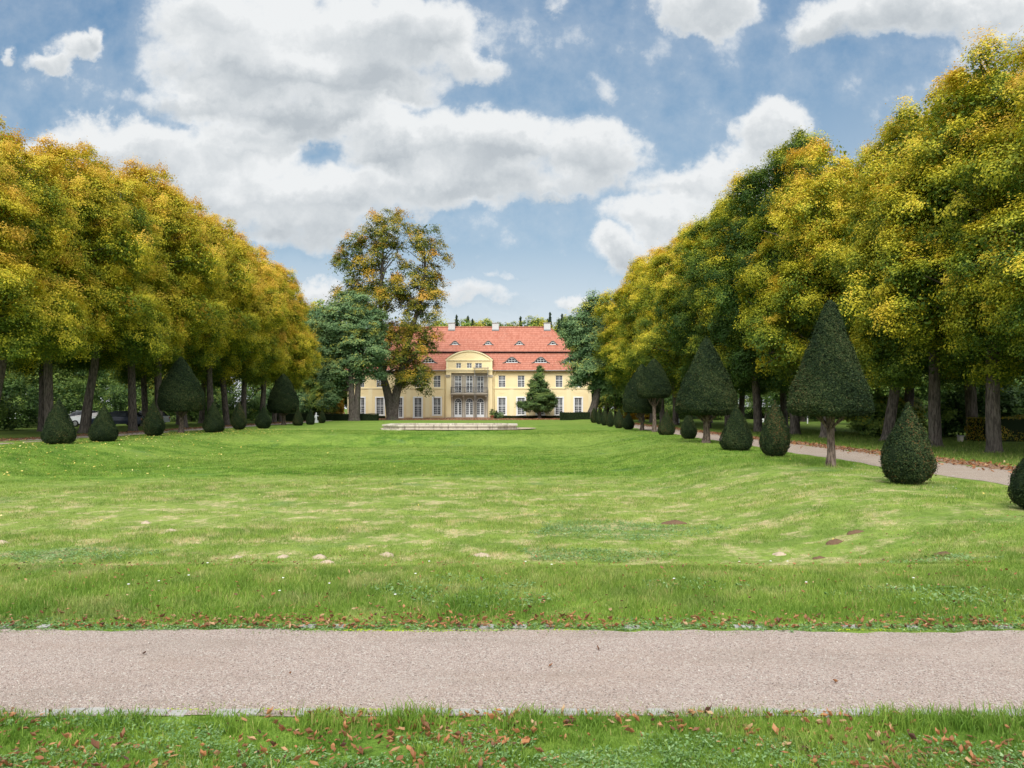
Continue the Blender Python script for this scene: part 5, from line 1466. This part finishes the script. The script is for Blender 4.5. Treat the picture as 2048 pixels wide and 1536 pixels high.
# segmental pediment
m_ = 31; w2 = BX + .12; hgt = vz(415) - 9.72; Rr = (w2 * w2 + hgt * hgt) / (2 * hgt)
def arc(x_, hw_, hh_, z_):
    R_ = (hw_ * hw_ + hh_ * hh_) / (2 * hh_); return z_ + math.sqrt(max(0, R_ * R_ - x_ * x_)) - (R_ - hh_)
xs_ = np.linspace(-w2, w2, m_)
mb = MB(); v = [(x_, AY, 9.72) for x_ in xs_] + [(x_, AY, arc(x_, w2, hgt, 9.722)) for x_ in xs_]
mb.add(v, [(i_, i_ + 1, m_ + i_ + 1, m_ + i_) for i_ in range(m_ - 1)]); mb.build('pediment', M['wall'], bay)
mb = MB(); mb.box(-w2, w2, AY - .14, AY - .002, 9.60, 9.76); mb.build('pediment_base', M['wall_trim'], bay)
mb = MB()
out_ = [(x_, arc(x_, w2, hgt, 9.72) + .02) for x_ in xs_]; in_ = [(x_ * .965, arc(x_, w2, hgt, 9.72) - .16) for x_ in xs_]
v = [(a_[0], AY - .15, a_[1]) for a_ in out_] + [(a_[0], AY - .15, max(9.77, a_[1])) for a_ in in_] + [(a_[0], AY + .0, a_[1]) for a_ in out_] + [(a_[0], AY, max(9.77, a_[1])) for a_ in in_]
mb.add(v, [(i_, m_ + i_, m_ + i_ + 1, i_ + 1) for i_ in range(m_ - 1)] + [(i_, i_ + 1, 2 * m_ + i_ + 1, 2 * m_ + i_) for i_ in range(m_ - 1)] + [(m_ + i_, 3 * m_ + i_, 3 * m_ + i_ + 1, m_ + i_ + 1) for i_ in range(m_ - 1)])
mb.build('pediment_moulding', M['wall_trim'], bay, False)
mb = MB()   # tiled barrel roof of the bay running back into the main roof
v = [(a_[0] * 1.01, AY - .18, a_[1] + .05) for a_ in out_] + [(a_[0] * 1.01, 4.2, a_[1] + .05) for a_ in out_]
mb.add(v, [(i_, i_ + 1, m_ + i_ + 1, m_ + i_) for i_ in range(m_ - 1)]); mb.build('bay_roof', M['gutter'], bay, True)
# capitals on the bay corners
for s in (-1, 1):
    mb = MB(); c_ = s * (BX - .25)
    mb.box(c_ - .42, c_ + .42, PY - .10, PY - .002, 7.12, 7.24); mb.box(c_ - .34, c_ + .34, PY - .07, PY - .002, 6.98, 7.118)
    for q_ in (-.3, .3): mb.tube([(c_ + q_, PY - .12, 7.0), (c_ + q_, PY - .01, 7.0)], [.13, .13], 10)
    for q_ in (-.1, .12): mb.tube([(c_ + q_, PY - .08, 6.86), (c_ + q_, PY - .01, 6.86)], [.09, .09], 8)
    mb.build('capital', M['stone'], bay)

# stone portico inside the recess
SY = -.30
port = thing('x', None, None); bpy.data.objects.remove(port)
cols_u = [ux(926), 0.0, ux(1056)]
mb = MB()
opn = [(c_ - .56, c_ + .56, 4.30, 7.12) for c_ in cols_u] + [(c_ - .62, c_ + .62, .25, 3.45) for c_ in cols_u]
wall_open(mb, -OW, OW, .0, zt + .03, SY, opn, .2)
stone = mb.build('stone_portal', M['stone'], house)
for c_ in [ux(892), ux(959), ux(1024), ux(1093)]:
    mb = MB(); mb.box(c_ - .17, c_ + .17, SY - .20, SY - .002, 4.2, 7.0); mb.box(c_ - .23, c_ + .23, SY - .26, SY - .002, 7.003, 7.2); mb.build('pier', M['stone'], stone)
    mb = MB(); mb.lathe([(.26, .1), (.26, .3), (.19, .36), (.185, 2.0), (.165, 3.55), (.25, 3.66), (.25, 3.78)], 18, (c_, SY - .28, 0)); mb.build('column', M['stone'], stone, True)
for c_ in cols_u:
    # french windows of the first floor
    W_, H_ = 1.12, 2.82
    f_ = win_frame(W_, H_, 4, 7, tr=H_ * .64, fr=.07).mesh('balcony_window', M['white'])
    o = link('balcony_window', f_, stone, (c_, SY + .08, 4.30)); link('pane', pane_mesh(W_, H_).mesh('balcony_pane', M['glass']), o)
    # arched double doors
    W_, H_ = 1.24, 2.45
    mb = MB(); fr = .09
    mb.box(-W_ / 2, -W_ / 2 + fr, 0, .07, 0, H_); mb.box(W_ / 2 - fr, W_ / 2, 0, .07, 0, H_); mb.box(-W_ / 2 + fr, W_ / 2 - fr, 0, .07, H_ - .07, H_)
    mb.box(-.12, .12, -.01, .06, 0, H_ - .07); mb.box(-W_ / 2 + fr, -.12, .0, .066, 0, .42); mb.box(.12, W_ / 2 - fr, .0, .066, 0, .42)
    for s in (-1, 1):
        mb.box(s * .325 - .015, s * .325 + .015, .01, .06, .42, H_ - .07)
        for z_ in np.linspace(.42, H_ - .07, 7)[1:-1]:
            a_, b_ = sorted((s * .12, s * (W_ / 2 - fr))); mb.box(a_, b_, .014, .056, z_ - .016, z_ + .016)
    ang = np.linspace(0, np.pi, 15)
    ow, oh, iw, ih = .64, .70, .55, .61
    vv = [(ow * math.cos(a_), -.02, H_ + .0 + oh * math.sin(a_)) for a_ in ang] + [(iw * math.cos(a_), -.02, H_ + ih * math.sin(a_)) for a_ in ang]
    vv += [(p[0], .06, p[2]) for p in vv]
    mb.add(vv, [(i_, 15 + i_, 16 + i_, i_ + 1) for i_ in range(14)] + [(i_, i_ + 1, 31 + i_, 30 + i_) for i_ in range(14)] + [(15 + i_, 45 + i_, 46 + i_, 16 + i_) for i_ in range(14)])
    for a_ in np.linspace(0, np.pi, 6)[1:-1]:
        mb.tube([(.18 * math.cos(a_), .01, H_ + .18 * math.sin(a_)), (.57 * math.cos(a_), .01, H_ + .62 * math.sin(a_))], [.016, .016], 5)
    mb.tube([(.3 * math.cos(a_), .01, H_ + .32 * math.sin(a_)) for a_ in np.linspace(0, np.pi, 9)], [.016] * 9, 5)
    d = mb.build('door', M['white'], stone, False, (c_, SY + .06, .25))
    pn = MB(); pn.box(-.58, -.06, .066, .08, .3, H_ - .03); pn.box(.06, .58, .066, .08, .3, H_ - .03)
    vv = [(.60 * math.cos(a_), .07, H_ + .66 * math.sin(a_)) for a_ in ang]; pn.add(vv, polys=[tuple(range(15))[::-1]])
    pn.build('pane', M['glass'], d)
    sp_ = MB()   # stone spandrels closing the corners over the arch
    for s in (-1, 1):
        a2 = np.linspace(0, np.pi / 2, 8)
        vv = [(s * .66 * math.cos(a_), -.075, H_ + .72 * math.sin(a_)) for a_ in a2] + [(s * .68, -.075, H_ + .78), ]
        sp_.add(vv, polys=[(*range(8), 8)] if s > 0 else [tuple((*range(8), 8))[::-1]])
    sp_.build('spandrel', M['stone'], d)
# balcony
mb = MB(); zb_ = 4.02
mb.box(-3.05, 3.05, -1.75, SY - .002, zb_, zb_ + .20); mb.box(-2.9, 2.9, -1.62, SY - .002, zb_ - .16, zb_ - .003)
for c_ in (-2.75, -.95, .95, 2.75): mb.box(c_ - .13, c_ + .13, -1.45, SY - .002, zb_ - .42, zb_ - .163)
bal = mb.build('balcony', M['stone'], house)
mb = MB(); zr = vz(628)
for a_, b_ in (((-2.98, -1.68), (2.98, -1.68)), ((-2.98, -1.68), (-2.98, -.45)), ((2.98, -1.68), (2.98, -.45))):
    for z_ in (zb_ + .30, zr - .12, zr): mb.tube([(*a_, z_), (*b_, z_)], [.028, .028], 6)
for x_ in np.arange(-2.98, 3.0, .149): mb.tube([(x_, -1.68, zb_ + .2), (x_, -1.68, zr - .1)], [.013, .013], 5)
for x_ in (-2.98, -.75, .75, 2.98): mb.tube([(x_, -1.68, zb_ + .2), (x_, -1.68, zr + .03)], [.04, .04], 6)
for y_ in np.arange(-1.55, -.5, .15):
    for x_ in (-2.98, 2.98): mb.tube([(x_, y_, zb_ + .2), (x_, y_, zr - .1)], [.013, .013], 5)
for c_ in (-1.8, 1.8):
    mb.tube([(c_ + .2 * math.cos(a_), -1.70, zb_ + .66 + .14 * math.sin(a_)) for a_ in np.linspace(0, 6.28, 12)], [.03] * 12, 5)
mb.build('railing', M['iron'], bal, True)
# steps before the doors
for k_ in range(3):
    mb = MB(); mb.box(-3.6 - .35 * k_, 3.6 + .35 * k_, -1.6 - .42 * k_, PY - .01 if k_ == 0 else -1.6 - .42 * (k_ - 1) - .002, -.05, .24 - .08 * k_); mb.build('step', M['step'], house)

# scaffold tower in front of the right part of the portico
sc = thing('scaffold_tower', 'slender grey metal scaffold frame before the portico right side', 'scaffold', (HX + 2.05, HY - 2.3, 0))
for sx in (-1, 1):
    for sy in (0, .9):
        mb = MB(); mb.tube([(sx * 1.07, sy, 0), (sx * 1.07, sy, 8.55)], [.026, .026], 6); mb.build('pole', M['metal'], sc, True)
for z_ in (2.6, 4.9, 6.9):
    mb = MB()
    mb.tube([(-1.07, 0, z_), (1.07, 0, z_)], [.02, .02], 6); mb.tube([(-1.07, .9, z_), (1.07, .9, z_)], [.02, .02], 6)
    mb.tube([(-1.07, 0, z_), (-1.07, .9, z_)], [.02, .02], 6); mb.tube([(1.07, 0, z_), (1.07, .9, z_)], [.02, .02], 6); mb.build('cross_bar', M['metal'], sc, True)
mb = MB(); mb.tube([(-1.07, 0, 6.9), (1.07, 0, 8.4)], [.02, .02], 6); mb.build('brace', M['metal'], sc, True)
mb = MB(); mb.box(-1.35, 1.2, -.15, 1.05, 8.25, 8.36); mb.build('deck', M['stone'], sc)
mb = MB()
for k_ in range(24): mb.tube([(-1.0, -.04, .3 + k_ * .28), (-.72, -.04, .3 + k_ * .28)], [.015, .015], 5)
mb.tube([(-1.0, -.04, 0), (-1.0, -.04, 7.2)], [.02, .02], 5); mb.tube([(-.72, -.04, 0), (-.72, -.04, 7.2)], [.02, .02], 5); mb.build('ladder', M['metal'], sc, True)

# ------------------------------------------------------------------ small things
# white garden figure between the small cones
X_, Y_ = px(632, 845.5)
t = thing('garden_statue', 'small white garden figure between two small clipped yews', 'statue', (X_, Y_, 0))
mb = MB(); mb.box(-.22, .22, -.22, .22, 0, .28); mb.build('pedestal', M['white'], t)
mb = MB(); mb.tube([(0, 0, .28), (.02, 0, .5), (-.02, 0, .72), (0, 0, .9), (.02, 0, .98), (.02, 0, 1.04), (.03, 0, 1.12), (.03, 0, 1.2)], [.13, .11, .12, .13, .06, .075, .085, .03], 12)
mb.tube([(.1, 0, .88), (.24, -.04, .78), (.36, -.08, .82)], [.045, .035, .025], 7); mb.tube([(-.1, 0, .88), (-.18, .03, .7), (-.12, -.06, .58)], [.045, .035, .025], 7)
mb.build('figure', M['white'], t, True)
# white boards and post on the far right lawn
def board(xpx, ypx, w_, h_, label, Y=96):
    X_, Y_ = px(xpx, 0, Y)
    t = thing('sign_board', label, 'sign', (X_, Y_, 0), 0, 'white boards on the far lawn')
    zc = pz(ypx, Y_)
    mb = MB(); mb.box(-w_ / 2, w_ / 2, -.02, .02, zc - h_ / 2, zc + h_ / 2); b = mb.build('panel', M['white'], t)
    mb = MB(); mb.box(-w_ * .25, w_ * .3, -.032, -.022, zc - h_ * .12, zc + h_ * .06); mb.box(-w_ * .1, w_ * .1, -.034, -.0325, zc - h_ * .2, zc + h_ * .14); mb.build('mark', M['iron'], b)
    for s in (-1, 1):
        mb = MB(); mb.box(s * w_ * .4 - .02, s * w_ * .4 + .02, .021, .06, 0, zc + h_ * .45); mb.build('leg', M['metal'], t)
board(1523, 841, .62, .50, 'white board with dark mark left of the slim clipped yew', 92)
board(1356, 842, .36, .55, 'white board seen left of the second mushroom yew', 88)
t = thing('marker_post', 'thin white post standing on the far right lawn', 'post', (*px(1615, 0, 84), 0))
mb = MB(); mb.lathe([(.06, 0), (.06, .72), (.09, .74), (.09, .95), (.05, 1.0)], 12); mb.build('shaft', M['white'], t)
t = thing('stone_post', 'short square pale stone post before the dark shrubs right', 'post', (*px(1921, 876, 39.0), 0))
mb = MB(); mb.box(-.10, .10, -.10, .10, 0, .26); mb.build('shaft', M['stone'], t)
mb = MB(); mb.box(-.13, .13, -.13, .13, .263, .32); mb.build('cap', M['cobble'], t)

# parked cars behind the left avenue
def car(x, y, rz, paint, label):
    t = thing('parked_car', label, 'car', (x, y, 0), rz, 'cars parked beyond the left avenue')
    def loft(prof, w0, w1, zsplit):
        mb = MB(); n = len(prof)
        v = []
        for s in (-1, 1):
            for (a_, z_) in prof:
                w_ = w0 if z_ < zsplit else w1
                v.append((a_, s * w_, z_))
        mb.add(v, [(i_, (i_ + 1) % n, n + (i_ + 1) % n, n + i_) for i_ in range(n)], polys=[tuple(range(n))[::-1], tuple(range(n, 2 * n))])
        return mb
    body = [(-2.1, .3), (-2.15, .6), (-2.1, .88), (-1.95, .93), (-.9, .97), (1.1, .97), (2.0, .80), (2.15, .62), (2.12, .3)]
    loft(body, .86, .84, .7).build('body', paint, t)
    cab = [(-1.95, .935), (-1.6, 1.36), (-1.2, 1.46), (.1, 1.46), (.55, 1.34), (1.15, .973)]
    g = loft(cab, .82, .68, 1.2).build('cabin', M['glass'], t)
    mb = MB(); mb.box(-1.35, .2, -.66, .66, 1.463, 1.49); mb.build('roof', paint, t)
    for sx in (-1.3, 1.35):
        for sy in (-1, 1):
            mb = MB(); mb.tube([(sx, sy * .70, .31), (sx, sy * .90, .31)], [.31, .31], 20); wh = mb.build('wheel', M['tyre'], t)
            mb = MB(); mb.tube([(sx, sy * .901, .31), (sx, sy * .915, .31)], [.19, .17], 16); mb.build('rim', M['metal'], wh)
    for sy in (-1, 1):
        mb = MB(); mb.box(2.02, 2.135, sy * .6 - .16, sy * .6 + .16, .64, .76); mb.build('headlight', M['white'], t)
        mb = MB(); mb.box(-2.16, -2.08, sy * .68 - .1, sy * .68 + .1, .66, .84); mb.build('taillight', M['terracotta'], t)
car(-39.3, 70.5, .15, M['carwhite'], 'white car parked behind the second clipped cone on left')
car(-35.9, 68.5, 3.3, M['carblue'], 'dark blue car parked right of the white car')
car(-37.6, 77.0, 3.1, M['carwhite'], 'white car parked behind the third clipped cone on left')

# pale house glimpsed beyond the left avenue
t = thing('white_house', 'pale white house glimpsed between the left avenue trunks', 'house', (-74, 118, 0), .3)
mb = MB(); wall_open(mb, -6, 6, 0, 7, 0, [(x_ - .55, x_ + .55, z_, z_ + 1.5) for x_ in (-4, -1.4, 1.4, 4) for z_ in (1, 4)], .15)
mb.quad((-6, 9, 0), (-6, 0, 0), (-6, 0, 7), (-6, 9, 7)); mb.quad((6, 0, 0), (6, 9, 0), (6, 9, 7), (6, 0, 7)); mb.quad((6, 9, 0), (-6, 9, 0), (-6, 9, 7), (6, 9, 7))
mb.build('wall', M['white'], t)
mb = MB(); mb.add([(-6.4, -.4, 6.9), (6.4, -.4, 6.9), (6.4, 9.4, 6.9), (-6.4, 9.4, 6.9), (-6.4, 4.5, 10.5), (6.4, 4.5, 10.5)], [(0, 1, 5, 4), (2, 3, 4, 5)], [(1, 2, 5), (3, 0, 4)]); mb.build('roof', M['gutter'], t)
f_ = win_frame(1.1, 1.5, 2, 2).mesh('window', M['white']); p_ = pane_mesh(1.1, 1.5).mesh('pane', M['glass'])
for x_ in (-4, -1.4, 1.4, 4):
    for z_ in (1, 4):
        o = link('window', f_, t, (x_, .08, z_)); link('pane', p_, o)
